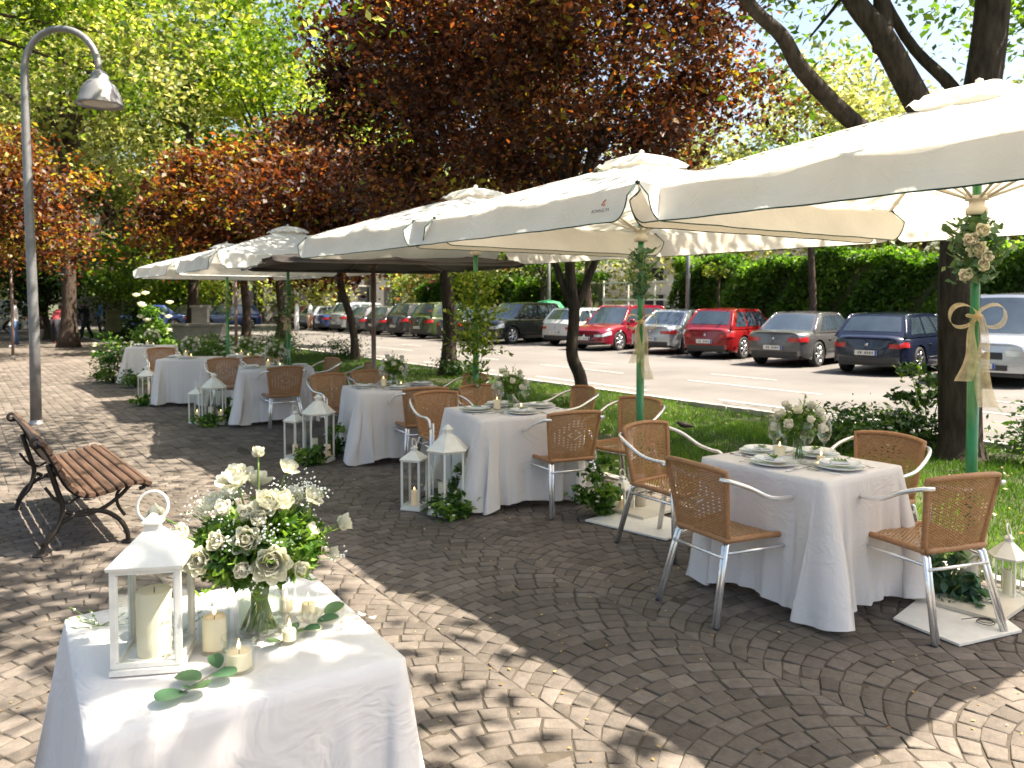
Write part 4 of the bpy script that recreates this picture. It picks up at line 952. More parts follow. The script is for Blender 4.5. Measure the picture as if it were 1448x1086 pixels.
# ------------------------------------------------------------------ lanterns
def lantern(label, loc, rz, w, hb, n=4, hr=.1, group=None, ring=True, mat='white_wood', candles=(), name='lantern', rest=None):
    t = thing(name, label, 'lantern', loc, rz, group); m = M[mat]; r = w / 2 / cos(pi / n) if n != 4 else w / sqrt(2); a0 = pi / 4 if n == 4 else pi / n
    pts = [(r * cos(a0 + 2 * pi * k / n), r * sin(a0 + 2 * pi * k / n)) for k in range(n)]; fw_ = w * (.085 if n == 4 else .05)
    mb = MB(); mb.mat(m); 
    mb.lathe([(r * 1.06, 0), (r * 1.06, hb * .05), (r * .98, hb * .055), (r * .98, hb * .07)], n, ang0=a0); mb.obj('base', t)
    mb = MB(); mb.mat(m); zb_, zt_ = hb * .07, hb
    for k in range(n):
        p, q = Vector((*pts[k], 0)), Vector((*pts[(k + 1) % n], 0)); d = (q - p).normalized(); an = atan2(d.y, d.x); inn = .5 * fw_
        c = p * (1 - inn / r * 1.0); mb.box((c.x, c.y, (zb_ + zt_) / 2), (fw_, fw_, zt_ - zb_), rz=an)
        mm = (p + q) / 2 * (1 - inn / r * .9); L_ = (q - p).length - fw_ * 1.15
        for z in (zb_ + fw_ * .4, zt_ - fw_ * .4): mb.box((mm.x, mm.y, z), (L_, fw_ * .8, fw_ * .8), rz=an)
        if n == 4:
            for s in (-1, 1): e = mm + d * s * (L_ / 2 - fw_ * .35); mb.box((e.x * 1.01, e.y * 1.01, (zb_ + zt_) / 2), (fw_ * .55, fw_ * .45, zt_ - zb_ - fw_ * 2), rz=an)
    mb.obj('frame', t)
    for k in range(n):
        p, q = Vector((*pts[k], 0)), Vector((*pts[(k + 1) % n], 0)); mm = (p + q) / 2 * .92; d = (q - p).normalized(); L_ = (q - p).length * .8
        mb = MB(); mb.mat(M['pane']); mb.box((mm.x, mm.y, (zb_ + zt_) / 2), (L_, .0025, zt_ - zb_ - fw_ * 1.6), rz=atan2(d.y, d.x)); mb.obj('pane', t)
    mb = MB(); mb.mat(m); k_ = r
    mb.lathe([(k_ * 1.10, hb), (k_ * 1.12, hb + .008), (k_ * 1.02, hb + .016), (k_ * .62, hb + hr * .62), (k_ * .30, hb + hr * .95), (k_ * .27, hb + hr)], n, ang0=a0)
    mb.lathe([(k_ * .22, hb + hr), (k_ * .22, hb + hr + w * .10), (k_ * .30, hb + hr + w * .11), (k_ * .29, hb + hr + w * .14), (k_ * .08, hb + hr + w * .24), (.002, hb + hr + w * .26)], n, ang0=a0)
    ro = mb.obj('roof', t)
    if ring:
        mb = MB(); mb.mat(m, True); rr = w * .23; zc_ = hb + hr + w * .26 + rr * .45
        mb.tube([(rr * cos(a), rr * .25 * sin(a), zc_ + rr * sin(a)) for a in [2 * pi * i / 28 - pi / 2 + .3 for i in range(27)]], .0042, 6); mb.obj('ring_handle', t)
    cs, sn = cos(rz), sin(rz)
    for (x, y, cr_, ch, lit, lb) in candles:
        candle_thing(lb, (loc[0] + x * cs - y * sn, loc[1] + x * sn + y * cs, loc[2] + hb * .071), cr_, ch, lit)
    return t
lantern('white wooden lantern with a ring handle and a thick candle on the foreground table', (.415, 2.19, H + .004), R(-25), .162, .262, 4, .078,
        candles=[(.0, .0, .043, .165, False, 'thick cream pillar candle inside the white foreground lantern')])
gl = 'white lanterns standing on the paving beside the tables'
def greenery(label, loc, r, h, seed, n=500, fl=6, group='greenery bunched on the paving by the lanterns', size=.06, m='foliage'):
    shrub(loc[0], loc[1], r, h, label, seed, fl, m=m, n=n, size=size, name='greenery', cat='greenery', fs=.025, group=group)
def lantern_group(c, o, seed, rz):
    x, y = c
    lantern('tall six sided white lantern at the foot of the ' + o, (x, y, 0.004), rz, .28, .50, 6, .13, gl, False, 'white_metal',
            [(-.03, .03, .035, .20, False, 'tall cream candle inside the tall lantern by the ' + o), (.07, -.05, .035, .13, True, 'short lit candle in the tall lantern by the ' + o)])
    lantern('small narrow white lantern behind the tall one by the ' + o, (x - .16, y + .26, .004), rz + .3, .16, .40, 4, .07, gl, True, 'white_metal',
            [(0, 0, .027, .12, True, 'lit candle inside the small narrow lantern by the ' + o)])
    greenery('dark green sprigs lying against the tall lantern by the ' + o, (x - .10, y - .14), .16, .17, seed, 480)
    greenery('upright leafy sprigs between the lantern and the ' + o, (x + .19, y + .04), .11, .36, seed + 1, 420, 5)
lantern_group((3.20, 5.42), 'second dining table', 101, R(20))
lantern_group((3.14, 7.98), 'third dining table', 103, R(10))
lantern_group((2.92, 11.20), 'fourth dining table', 105, R(30))
lantern('slim white lantern at the left foot of the fifth dining table', (2.60, 14.0, .004), R(20), .24, .46, 6, .1, gl, False, 'white_metal')
greenery('small green tuft at the foot of the slim lantern of the fifth table', (2.50, 13.85), .15, .16, 107, 300, 5)
lantern('white four sided lantern with two candles at the foot of the nearest umbrella', (4.86, 2.02, .004), R(12), .165, .235, 6, .085, gl, True, 'white_metal',
        [(-.025, .0, .022, .15, False, 'tall cream candle inside the lantern by the nearest umbrella'), (.03, -.012, .022, .11, False, 'short cream candle inside the lantern by the nearest umbrella')])
lantern('small white lantern half hidden beside the second umbrella base', (4.33, 4.62, .004), R(12), .14, .20, 4, .06, gl, True, 'white_metal', [(0, 0, .022, .09, True, 'lit candle inside the small lantern by the second umbrella')])

# boards and greenery at the umbrella feet
def board(label, c, pts, seed, holes=True):
    t = thing('floor_board', label, 'white board', (c[0], c[1], .005), 0, 'white boards lying at the umbrella feet')
    mb = MB(); mb.mat(M['porcelain'] if 0 else M['white_metal']); n = len(pts)
    vs = [(x, y, 0) for x, y in pts] + [(x, y, .012) for x, y in pts]; mb.add(vs, [tuple(range(n))[::-1], tuple(range(n, 2 * n))] + [(i, (i + 1) % n, n + (i + 1) % n, n + i) for i in range(n)])
    mb.obj('panel', t); return t
board('white square board lying under the front legs by the nearest umbrella pole', (4.30, 2.02), [(-.28, .20), (-.33, -.16), (.10, -.26), (.33, .02), (.28, .17), (.06, .26)], 1)
board('pale board lying beside the second umbrella pole behind the wicker chair', (4.18, 4.35), [(-.26, .24), (-.12, -.46), (.30, -.38), (.32, .30)], 2)
mb = MB(); mb.mat(M['iron'], True); P = [(.045 * cos(a) * (1 - a / 40), .045 * sin(a) * (1 - a / 40), .004 + a * .0012) for a in [i * .35 for i in range(38)]] + [(-.03, .03, .03), (-.07, .09, .01)]
mb.tube(P, .0022, 5); mb.obj('wire_loop', None, loc=(4.33, 1.90, .019), label='thin loop of wire lying on the white board', cat='wire')
candle_thing('peach coloured candle in a small cup at the foot of the nearest umbrella', (4.46, 2.27, .02), .030, .06, True, (.040, .075), None, True)
def jar(label, loc, r, h, name='glass_jar'):
    t = link(name, None, None, loc, 0, label, 'glass jar', 'clear jars of greenery at the umbrella feet')
    mb = MB(); mb.mat(M['glass'], True); mb.opened([(.001, 0), (r, 0), (r * 1.02, .01), (r, h), (r * .95, h), (r * .96, .012), (.001, .01)], 22); mb.obj('jar_body', t)
jar('clear jar with ivy around the base of the nearest green pole', (4.60, 2.12, .305), .075, .01) if 0 else None
greenery('ivy and leaves gathered round the foot of the nearest green pole', (4.56, 2.22), .15, .30, 110, 420, 4, 'greenery at the umbrella feet', .075, 'eucalyptus')
greenery('dark green leaf bunch with small blooms by the second green pole', (4.10, 4.62), .17, .46, 111, 700, 14, 'greenery at the umbrella feet', .055)
greenery('leaf bunch at the foot of the third green pole', (4.45, 7.1), .16, .3, 112, 300, 5, 'greenery at the umbrella feet')

# ------------------------------------------------------------------ pole decorations
def pole_flowers(label, x, y, z0, z1, seed, big=True, n=360, group='flower garlands tied to the umbrella poles', leaf='eucalyptus', cnt=9, rad=.075):
    t = thing('flower_garland', label, 'flower garland', (x, y, 0), 0, group); rs = np.random.RandomState(seed)
    P = np.stack([rs.normal(0, rad * .62, n), rs.normal(0, rad * .62, n), rs.uniform(z0, z1, n)], 1); rr = np.hypot(P[:, 0], P[:, 1]); s = np.maximum(.035 / np.maximum(rr, .001), 1); P[:, 0] *= s; P[:, 1] *= s
    V, F = leaves(P, .05 if big else .045, rs, up=.2, aspect=.6, jitter=.6); link('foliage', np_mesh('foliage', V, F, M[leaf], rs.beta(2, 2, n)), t)
    mb = MB(); mb.mat(M['stem'], True)
    for i in range(14):
        a = rs.uniform(0, 6.28); z = rs.uniform(z0, z1 - .05); q = rs.uniform(.09, .17) * (rad / .075); e = (cos(a) * q, sin(a) * q, z + rs.uniform(.02, .14)); mb.mat(M['stem'], True); mb.tube([(cos(a) * .03, sin(a) * .03, z), e], .0022, 4)
        mb.mat(M[leaf], True)
        for j in range(3): mb.r = rs.uniform(.4, 1); petal(mb, Vector((0, 0, z)).lerp(Vector(e), .6 + .2 * j), (cos(a + (j - 1)), sin(a + (j - 1)), .5), (0, 0, 1), .055, .035, .4, i * 3 + j, .2)
    mb.obj('sprigs', t)
    cam_side = atan2(-y, -x)
    for i in range(cnt):
        a = cam_side + rs.uniform(-1.1, 1.1); z = z0 + (z1 - z0) * (.12 + .72 * i / max(1, cnt - 1)) * .9; flower(t, (cos(a) * rad * 1.15, sin(a) * rad * 1.15, z), (cos(a), sin(a), .2), rs.uniform(.058, .072) if big else .03, [3, 1, 3, 0][i % 4])
    return t
def bow(label, x, y, z, rz=0, s=1.0, tail=.42, name='ribbon_bow'):
    t = thing(name, label, 'ribbon bow', (x, y, z), rz, 'sheer ribbon bows on the umbrella poles'); y0_ = -.05
    for sd in (-1, 1):
        mb = MB(); mb.mat(M['ribbon'], True)
        def lp(u, v):
            a = u * 2 * pi; wv = (v - .5) * .055 * s; return (sd * (.055 * s * (1 - cos(a))), y0_ - .022 * sin(a) + wv * .9, .045 * s * sin(a) * (1.1 - .2 * cos(a)) + wv * .35 * sin(a * .5))
        mb.grid(lp, 26, 4); mb.obj('loop', t)
        mb = MB(); mb.mat(M['ribbon'], True)
        def tl(u, v): return (sd * (.012 + .035 * u * s + .01 * sin(u * 7)) + (v - .5) * (.02 + .06 * u) * s, y0_ - .01 - .015 * sin(u * 5 + sd) + .012 * sin(v * 9 + sd), -u * tail * (1 if sd > 0 else .72) * s)
        mb.grid(tl, 14, 6); mb.obj('tail', t)
    mb = MB(); mb.mat(M['ribbon'], True); mb.lathe([(.001, -.018), (.018, -.012), (.02, 0), (.018, .012), (.001, .018)], 10, (0, y0_ - .012, 0)); mb.tube([(.034 * cos(a), .034 * sin(a), .003 * sin(a)) for a in [2 * pi * i / 20 for i in range(21)]], .010, 6, cap=False); mb.obj('knot', t)
    return t
cr = R(-35.2)
pole_flowers('garland of cream roses and ivy high on the nearest green pole', 4.62, 2.12, 1.78, 2.14, 201, cnt=6, n=420, rad=.09)
bow('large sheer beige bow on the nearest green pole', 4.62, 2.12, 1.60, R(-50), 1.25, .40)
bow('trailing sheer ribbon low on the nearest green pole', 4.62, 2.12, .52, R(20), .8, .5)
pole_flowers('garland of small cream blooms high on the second green pole', 4.5, 4.6, 1.70, 2.10, 202, False, 260, cnt=4, rad=.07)
bow('beige bow with long tails on the second green pole', 4.5, 4.6, 1.52, R(-38), 1.1, .42)
pole_flowers('bushy bright green sprays wrapped round the third green pole', 4.45, 6.96, 1.12, 1.98, 203, False, 1700, leaf='green_tree', cnt=5, rad=.20)
pole_flowers('hanging green sprigs low on the third green pole', 4.43, 6.93, .78, 1.1, 204, False, 90, leaf='foliage', cnt=2, rad=.08)
pole_flowers('small cream blooms tied to the pole of the second farthest cream umbrella', 4.43, 12.5, 1.4, 1.95, 205, False, 160, cnt=6)
bow('small beige bow on the pole of the second farthest cream umbrella', 4.43, 12.5, 1.40, R(-30), 1.0, .25)
pole_flowers('thin garland with yellow green leaves on the farthest umbrella pole', 4.45, 16.0, 1.3, 1.9, 206, False, 120, cnt=3, leaf='light_tree')

# ------------------------------------------------------------------ chairs
def make_chair(label):
    t = thing('wicker_chair', label, 'chair', (0, 0, 0), 0, 'wicker chairs with shiny metal arms at the tables')
    rim, al = M['wicker_rim'], M['alu']; rs = random.Random(3)
    def back(u, v):      # u across 0..1, v up 0..1
        W = .185 + .045 * v; x = (2 * u - 1) * W
        y = -.205 - .085 * v + .045 * (2 * u - 1) ** 2 * (.4 + .6 * v) - .0; z = .425 + .375 * v + .018 * v * (1 - (2 * u - 1) ** 2)
        return Vector((x, y, z))
    def seat(u, v):
        W = .215 - .02 * v * .5; x = (2 * u - 1) * (.225 - .035 * (1 - v)); y = -.20 + .43 * v; z = .435 - .014 * (1 - (2 * u - 1) ** 2) * sin(pi * v) - .012 * v ** 4
        return Vector((x, y, z))
    def weave(fn, nu, nv, nrm, holes):
        mb = MB(); 
        mb.mat(M['wicker'])
        for side in (1,):
            for i in range(nu):
                for j in range(nv):
                    if holes(i, j): continue
                    e = .0022 * (1 if (i // 1 + j) % 2 else -1); g = .03
                    u0, u1, v0, v1 = (i + g * .3) / nu, (i + 1 - g * .3) / nu, (j + g) / nv, (j + 1 - g) / nv; um = (u0 + u1) / 2
                    mb.r = min(1, max(0, .45 + .18 * (1 if e > 0 else -1) + rs.uniform(-.22, .22)))
                    A = [fn(u0, v0), fn(um, v0) + nrm * e, fn(u1, v0), fn(u1, v1), fn(um, v1) + nrm * e, fn(u0, v1)]
                    o = len(mb.v); mb.v.extend([tuple(p) for p in A]); mb.face((o, o + 1, o + 4, o + 5)); mb.face((o + 1, o + 2, o + 3, o + 4))
        return mb
    nu, nv = 34, 56
    def holes(i, j):
        a = i - 16.5; b = j - 29
        if 8 < j < 48 and i % 3 == 0 and (j % 3 == 0) and 2 < i < 31:
            dm = abs(a) / 8 + abs(b) / 9
            return dm > 1.1 and dm < 2.3
        if abs(abs(a) / 6 + abs(b) / 7 - .8) < .1 and (i + j) % 2: return True
        return False
    mb = weave(back, nu, nv, Vector((0, -1, .2)), holes); mb.mat(rim, True)
    ed = [back(0, v / 10) for v in range(10)] + [back(0, 1)] + [back(u / 12, 1) for u in range(1, 12)] + [back(1, 1)] + [back(1, 1 - v / 10) for v in range(1, 11)]
    mb.tube([tuple(p) for p in ed], .0155, 8); bk = mb.obj('backrest', t)
    mb = weave(seat, 26, 40, Vector((0, 0, 1)), lambda i, j: False); mb.mat(rim, True)
    ed = [seat(0, v / 8) for v in range(9)] + [seat(u / 10, 1) for u in range(1, 10)] + [seat(1, 1 - v / 8) for v in range(9)] + [seat(1 - u / 8, 0) for u in range(1, 9)]
    mb.tube([tuple(p - Vector((0, 0, .004))) for p in ed], .0165, 8); mb.obj('seat', t)
    for s in (-1, 1):
        mb = MB(); mb.mat(al, True)
        pts = bez([(s * .215, -.275, .765), (s * .262, -.245, .76), (s * .298, -.15, .725), (s * .305, -.02, .665), (s * .298, .09, .645), (s * .288, .165, .642), (s * .280, .205, .615), (s * .276, .222, .55)], 5)
        mb.tube([tuple(p) for p in pts], .0125, 10); mb.obj('armrest', t)
        mb = MB(); mb.mat(al, True); mb.tube([(s * .276, .222, .55), (s * .272, .228, .30), (s * .275, .238, .008)], .0125, 10); mb.tube([(s * .252, .222, .60), (s * .252, .226, .30), (s * .257, .236, .008)], .0105, 8)
        mb.mat(M['black_plastic']); mb.lathe([(.015, 0), (.015, .012)], 10, (s * .275, .238, 0)); mb.obj('leg', t)
        mb = MB(); mb.mat(al, True); mb.tube([(s * .175, -.165, .425), (s * .192, -.20, .40), (s * .232, -.305, .008)], .0125, 10); mb.tube([(s * .150, -.165, .42), (s * .168, -.20, .395), (s * .21, -.305, .008)], .0115, 8)
        mb.mat(M['black_plastic']); mb.lathe([(.015, 0), (.015, .012)], 10, (s * .232, -.305, 0)); mb.obj('leg', t)
        mb = MB(); mb.mat(al, True); mb.tube([(s * .265, .222, .375), (s * .195, -.215, .365)], .009, 8); mb.obj('stretcher', t)
    mb = MB(); mb.mat(al, True); mb.tube([(-.195, -.222, .345), (.195, -.222, .345)], .0095, 8); mb.obj('stretcher', t)
    mb = MB(); mb.mat(al, True); mb.tube([(-.262, .205, .395), (.262, .205, .395)], .0095, 8); mb.obj('stretcher', t)
    return t
CH = make_chair('wicker armchair turned away, in front of the left corner of the nearest table')
CH.location = (3.50, 2.88, 0); CH.rotation_euler = (0, 0, R(-96))
for x, y, a, lb in [
    (4.01, 3.78, 184, 'wicker chair facing the walk at the far end of the nearest table'),
    (4.19, 2.16, -17, 'wicker chair standing on the white board beside the nearest pole'),
    (4.70, 2.78, 90, 'wicker chair on the lawn side of the nearest table'),
    (4.03, 5.03, -12, 'wicker chair with its back to us in front of the second table'),
    (4.78, 5.10, 98, 'wicker chair on the lawn side of the second table beside the second pole'),
    (3.74, 6.34, 176, 'wicker chair behind the tall lantern at the far end of the second table'),
    (4.40, 6.62, 170, 'wicker chair behind the roses of the second table'),
    (3.93, 7.22, -14, 'wicker chair with its back to us in front of the third table'),
    (4.95, 6.15, 80, 'wicker chair behind the wine glasses of the second table'),
    (3.66, 8.70, 185, 'wicker chair at the far left end of the third table'),
    (4.22, 8.85, 175, 'wicker chair behind the wine glass of the third table'),
    (4.85, 7.95, 95, 'wicker chair on the lawn side of the third table'),
    (4.55, 10.3, 80, 'wicker chair half seen right of the fourth table'),
    (3.62, 10.52, -6, 'wicker chair with its back to us in front of the fourth table'),
    (3.35, 12.05, 180, 'wicker chair at the far left end of the fourth table'),
    (3.85, 12.10, 170, 'second wicker chair at the far end of the fourth table'),
    (4.48, 11.4, 95, 'wicker chair on the lawn side of the fourth table'),
    (3.15, 15.5, 175, 'wicker chair behind the fifth table'),
    (4.45, 13.9, 100, 'wicker chair beside the table tucked behind the fourth')]:
    dup(CH, (x, y, 0), R(a), lb)

# ------------------------------------------------------------------ bench
def bench():
    t = thing('park_bench', 'wooden slatted park bench with black curled iron ends on the left of the walk', 'bench', (.49, 5.98, 0), R(2))
    prof = bez([(-.045, .765), (-.01, .75), (.03, .68), (.07, .59), (.115, .49), (.175, .415), (.26, .385), (.36, .395), (.47, .425), (.57, .435), (.64, .405)], 8)
    P = [(p[0], p[1]) for p in prof]
    d = [0]
    for a, b in zip(P[:-1], P[1:]): d.append(d[-1] + hypot(b[0] - a[0], b[1] - a[1]))
    def at(s):
        for i in range(len(d) - 1):
            if d[i + 1] >= s: q = (s - d[i]) / (d[i + 1] - d[i] + 1e-9); return (P[i][0] + (P[i + 1][0] - P[i][0]) * q, P[i][1] + (P[i + 1][1] - P[i][1]) * q, atan2(P[i + 1][1] - P[i][1], P[i + 1][0] - P[i][0]))
        return (*P[-1], 0)
    n = 15; tot = d[-1]; bk, st = MB(), MB()
    for k in range(n):
        x, z, an = at(tot * (k + .5) / n); mb = bk if k < 7 else st; mb.mat(M['bench_wood'])
        nx, nz = -sin(an), cos(an); hw, ht = tot / n * .40, .014; vs = []
        for Y, sh in ((0, .8), (.012, 1), (1.708, 1), (1.72, .8)):
            for a, b in ((-1, -1), (1, -1), (1, .6), (.7, 1), (-.7, 1), (-1, .6)): vs.append((x + cos(an) * hw * a * sh + nx * ht * b, Y - .06 + (0 if sh == 1 else 0), z + sin(an) * hw * a * sh + nz * ht * b))
        o = len(mb.v); mb.v.extend(vs)
        for r in range(3):
            for q in range(6): q2 = (q + 1) % 6; mb.face((o + r * 6 + q, o + (r + 1) * 6 + q, o + (r + 1) * 6 + q2, o + r * 6 + q2))
        mb.face([o + q for q in range(6)]); mb.face([o + 18 + q for q in range(6)][::-1])
    bk.obj('backrest', t); st.obj('seat', t)
    for Y in (.06, 1.56):
        mb = MB(); mb.mat(M['iron'], True); f = .016
        low = [(p[0] - .0, Y, p[1] - .028) for p in prof[::4]] + [(prof[-1][0], Y, prof[-1][1] - .028)]
        mb.tube(low, f, 8)
        mb.tube([(-.045 + .03 * cos(a), Y, .75 + .03 * sin(a)) for a in [i * .5 for i in range(13)]], .012, 6)
        mb.tube(bez([(.02, Y, .60), (.07, Y, .42), (.10, Y, .30), (.07, Y, .17), (.0, Y, .08), (-.035, Y, .0)], 5), [.018] * 26, 8)
        mb.tube(bez([(.10, Y, .28), (.20, Y, .235), (.33, Y, .255), (.45, Y, .33), (.53, Y, .405), (.60, Y, .41), (.61, Y, .375), (.575, Y, .36)], 5), .014, 8)
        mb.tube(bez([(-.02, Y, .06), (.05, Y, .17), (.2, Y, .25), (.34, Y, .24), (.44, Y, .17), (.49, Y, .08), (.50, Y, 0)], 5), .016, 8)
        mb.tube(bez([(.47, Y, .40), (.43, Y, .34), (.44, Y, .26), (.48, Y, .19)], 4), .011, 8)
        mb.tube(bez([(.0, Y, .45), (.06, Y, .36), (.13, Y, .33), (.20, Y, .36)], 4), .010, 8)
        for x in (-.035, .50): mb.lathe([(.05, 0), (.045, .012), (.02, .018)], 12, (x, Y, 0))
        mb.obj('iron_frame', t)
bench()
# ------------------------------------------------------------------ street lamp
def lamp():
    t = thing('street_lamp', 'grey curved street lamp with a bell shaped head at the left', 'street lamp', (.93, 12.6, 0), R(-35.2))
    mb = MB(); mb.mat(M['lamp_metal'], True); r = .50; zt = 4.80
    pts = [(0, 0, 0), (0, 0, 1.2), (-.03, 0, 2.6), (-.055, 0, 4.0), (-.06, 0, zt)] + [(-.06 + r - r * cos(a), 0, zt + r * 1.08 * sin(a)) for a in [pi * i / 18 for i in range(1, 19)]] + [(-.06 + 2 * r, 0, zt - .08)]
    mb.tube(pts, [.072, .065, .060, .055, .048] + [.044] * 19, 14); mb.obj('pole', t)
    mb = MB(); mb.mat(M['lamp_metal'], True); mb.lathe([(.098, 0), (.098, .012), (.083, .016), (.080, .05), (.072, .06)], 16); mb.obj('base', t)
    mb = MB(); mb.mat(M['lamp_metal'], True); c = (-.06 + 2 * r + .01, 0, zt - .02)
    mb.lathe([(.05, .0), (.085, -.02), (.095, -.05), (.115, -.06), (.12, -.12), (.14, -.14), (.20, -.20), (.25, -.30), (.275, -.42), (.305, -.455), (.298, -.465), (.27, -.44), (.24, -.42)], 28, c); hd = mb.obj('lamp_head', t)
    mb = MB(); mb.mat(M['lamp_glass'], True); mb.lathe([(.26, -.435), (.18, -.455), (.001, -.462)], 24, c); mb.obj('lens', hd)
lamp()
# ------------------------------------------------------------------ cars
def make_car(name, label, cat, pm, kind, loc, heading, L=4.2, W=1.76, Hh=1.46, rimm='rim', group='cars parked along the hedge'):
    """local frame: x forward, y left; kind gives the cabin outline"""
    t = thing(name, label, cat, loc, heading, group); P_ = M[pm]
    hl = L / 2; wf, wr = hl - .82, -hl + .78; Rw = .325 if Hh < 1.6 else .345; belt = .90 if Hh < 1.6 else 1.02; hood = .80 if Hh < 1.6 else .98
    # cabin: base front, top front, top rear, base rear
    cab = {'hatch': (hl - 1.05, hl - 1.80, -hl + .55, -hl + .12), 'saloon': (hl - 1.15, hl - 1.90, -hl + 1.25, -hl + .62), 'suv': (hl - 1.05, hl - 1.72, -hl + .50, -hl + .14), 'van': (hl - .72, hl - 1.45, -hl + .16, -hl + .06)}[kind]
    deck = belt - .0 if kind == 'saloon' else belt
    def ztop(x):
        if x > cab[0]: q = (x - cab[0]) / (hl - cab[0]); return belt - (belt - hood) * q - .13 * q ** 5
        if x < cab[3]: q = (cab[3] - x) / (cab[3] + hl + 1e-6); return belt + .03 * (kind == 'saloon') - .05 * q ** 3
        return belt
    def wid(x): q = abs(x) / hl; return W / 2 * (1 - .055 * q ** 3 - .16 * max(0, (q - .86) / .14) ** 2.2)
    def zbot(x): q = abs(x) / hl; return .20 + .10 * max(0, (q - .8) / .2) ** 1.5
    def arch(x, z):
        for xw in (wf, wr):
            a = (Rw + .055) ** 2 - (x - xw) ** 2
            if a > 0: z = max(z, Rw + sqrt(a))
        return z
    def S(x, v):
        """v 0 sill .. 1 shoulder .. 1.25 top centre, left side"""
        w = wid(x); zt = ztop(x); zb = arch(x, zbot(x)); zs = zt - .09
        if v <= 1:
            z = zb + (zs - zb) * v; r = (z - .2) / (zs - .2)
            bulge = 1 - .035 * (1 - min(1, r * 3)) ** 2 - .045 * max(0, (r - .62) / .38) ** 2 + .004 * sin(r * 9)
            return Vector((x, w * bulge, z))
        q = (v - 1) / .25; w2 = w * .955
        return Vector((x, w2 * cos(q * pi / 2) ** .8 if q < 1 else 0, zs + .09 * sin(min(1, q * 1.5) * pi / 2) + .025 * q))
    xs = sorted(set([round(hl * (-1 + 2 * i / 34), 3) for i in range(35)] + [round(xw + (Rw + .056) * s, 3) for xw in (wf, wr) for s in (-1, -.985, -.94, -.85, -.7, -.5, -.25, 0, .25, .5, .7, .85, .94, .985, 1)] + [hl - .03, -hl + .03]))
    def capx(x): return x
    vs_ = [0, .12, .25, .4, .55, .7, .85, 1, 1.05, 1.1, 1.16, 1.25]
    mb = MB(); mb.mat(P_, True)
    for sd in (1, -1):
        o = len(mb.v)
        for x in xs:
            for v in vs_: p = S(x, v); mb.v.append((p.x, p.y * sd, p.z))
        n = len(vs_)
        for i in range(len(xs) - 1):
            for j in range(n - 1):
                a = o + i * n + j; f = (a, a + n, a + n + 1, a + 1); mb.face(f if sd > 0 else f[::-1])
    for x in (hl, -hl):   # end caps, slightly bowed
        sg = 1 if x > 0 else -1; o = len(mb.v); K = 10
        for i in range(K + 1):
            u = -1 + 2 * i / K
            for v in vs_:
                p = S(x, v); mb.v.append((x + sg * .075 * (1 - u * u) * (1 - .3 * min(v, 1)) * (1 - (min(v, 1) - .35) ** 2) * max(0, 1 - max(0, v - 1) / .25), p.y * u, p.z))
        for i in range(K):
            for j in range(11): a = o + i * 12 + j; f = (a, a + 12, a + 13, a + 1); mb.face(f if sg < 0 else f[::-1])
    for x in (hl, -hl):
        sg = 1 if x > 0 else -1
    mb.obj('body', t)
    mb = MB(); mb.mat(M['black_plastic']); mb.box((0, 0, .34), (L * .93, W * .80, .26)); mb.box((hl * .96, 0, .27), (.10, W * .74, .12)); mb.box((-hl * .96, 0, .29), (.10, W * .74, .14))
    mb.obj('underbody', t)
    # cabin
    wb, wt = W / 2 * .935, W / 2 * (.74 if kind != 'van' else .80); zr = Hh - .055; b0, t0, t1, b1 = cab
    def G(side, u, v, off=0):
        """side L/R: u rear->front; F/B: u -1..1 across; v 0 belt .. 1 roof"""
        xf = b0 + (t0 - b0) * v ** .9; xr = b1 + (t1 - b1) * v; w = wb + (wt - wb) * v ** 1.15; z = belt - .03 + (zr - belt + .03) * v
        if side in 'LR':
            x = xr + (xf - xr) * u; yy = (w + off) * (1 - .05 * (2 * u - 1) ** 4) ; return Vector((x, yy if side == 'L' else -yy, z - (.03 * (2 * u - 1) ** 2) * v))
        if side == 'F': return Vector((xf + off + .09 * (1 - u * u) * (1 - .4 * v), w * .95 * u, z - .03 * v * u * u))
        return Vector((xr - off - .07 * (1 - u * u), w * .95 * u, z - .03 * v * u * u))
    mb = MB(); mb.mat(P_, True)
    for sd in 'LR': mb.grid(lambda u, v, sd=sd: G(sd, u, v), 14, 6)
    for sd in 'FB': mb.grid(lambda u, v, sd=sd: G(sd, 2 * u - 1, v), 10, 6)
    def roof(u, v):
        x = t1 + (t0 - t1) * u; c = 2 * v - 1; p = G('L', u, 1); e = 2 * u - 1
        return (x + (.09 * .6 * u - .07 * (1 - u)) * (1 - c * c), p.y * c * (.99), zr + .055 * (1 - c * c) * (1 - .5 * e * e) - .03 * e * e + .0)
    mb.grid(roof, 14, 10)
    for sg in (1, -1):
        sd = 'L' if sg > 0 else 'R'
        mb.tube([tuple(G(sd, 1, v, -.012)) for v in (0, .25, .5, .75, 1)], .028, 6); mb.tube([tuple(G(sd, 0, v, -.012)) for v in (0, .25, .5, .75, 1)], .028, 6)
        mb.tube([tuple(G(sd, u / 8, 1, -.018)) for u in range(9)], .024, 6)
    cb = mb.obj('cabin', t)
    def pane(nm, side, u0, u1, v0, v1, sk0=0, sk1=0, m='car_glass', off=.008):
        q = MB(); q.mat(M[m], True)
        q.grid(lambda u, v: G(side, (u0 + sk0 * v) + ((u1 + sk1 * v) - (u0 + sk0 * v)) * u, v0 + (v1 - v0) * v, off), 8, 5); return q.obj(nm, t)
    pane('windscreen', 'F', -.93, .93, .06, .93); pane('rear_window', 'B', -.86, .86, .26 if kind in ('hatch', 'suv', 'van') else .1, .92)
    sp = [(.07, .32), (.36, .60), (.63, .955)] if kind in ('hatch', 'suv', 'saloon') else [(.72, .96)]
    if kind == 'saloon': sp = [(.12, .22), (.25, .55), (.58, .955)]
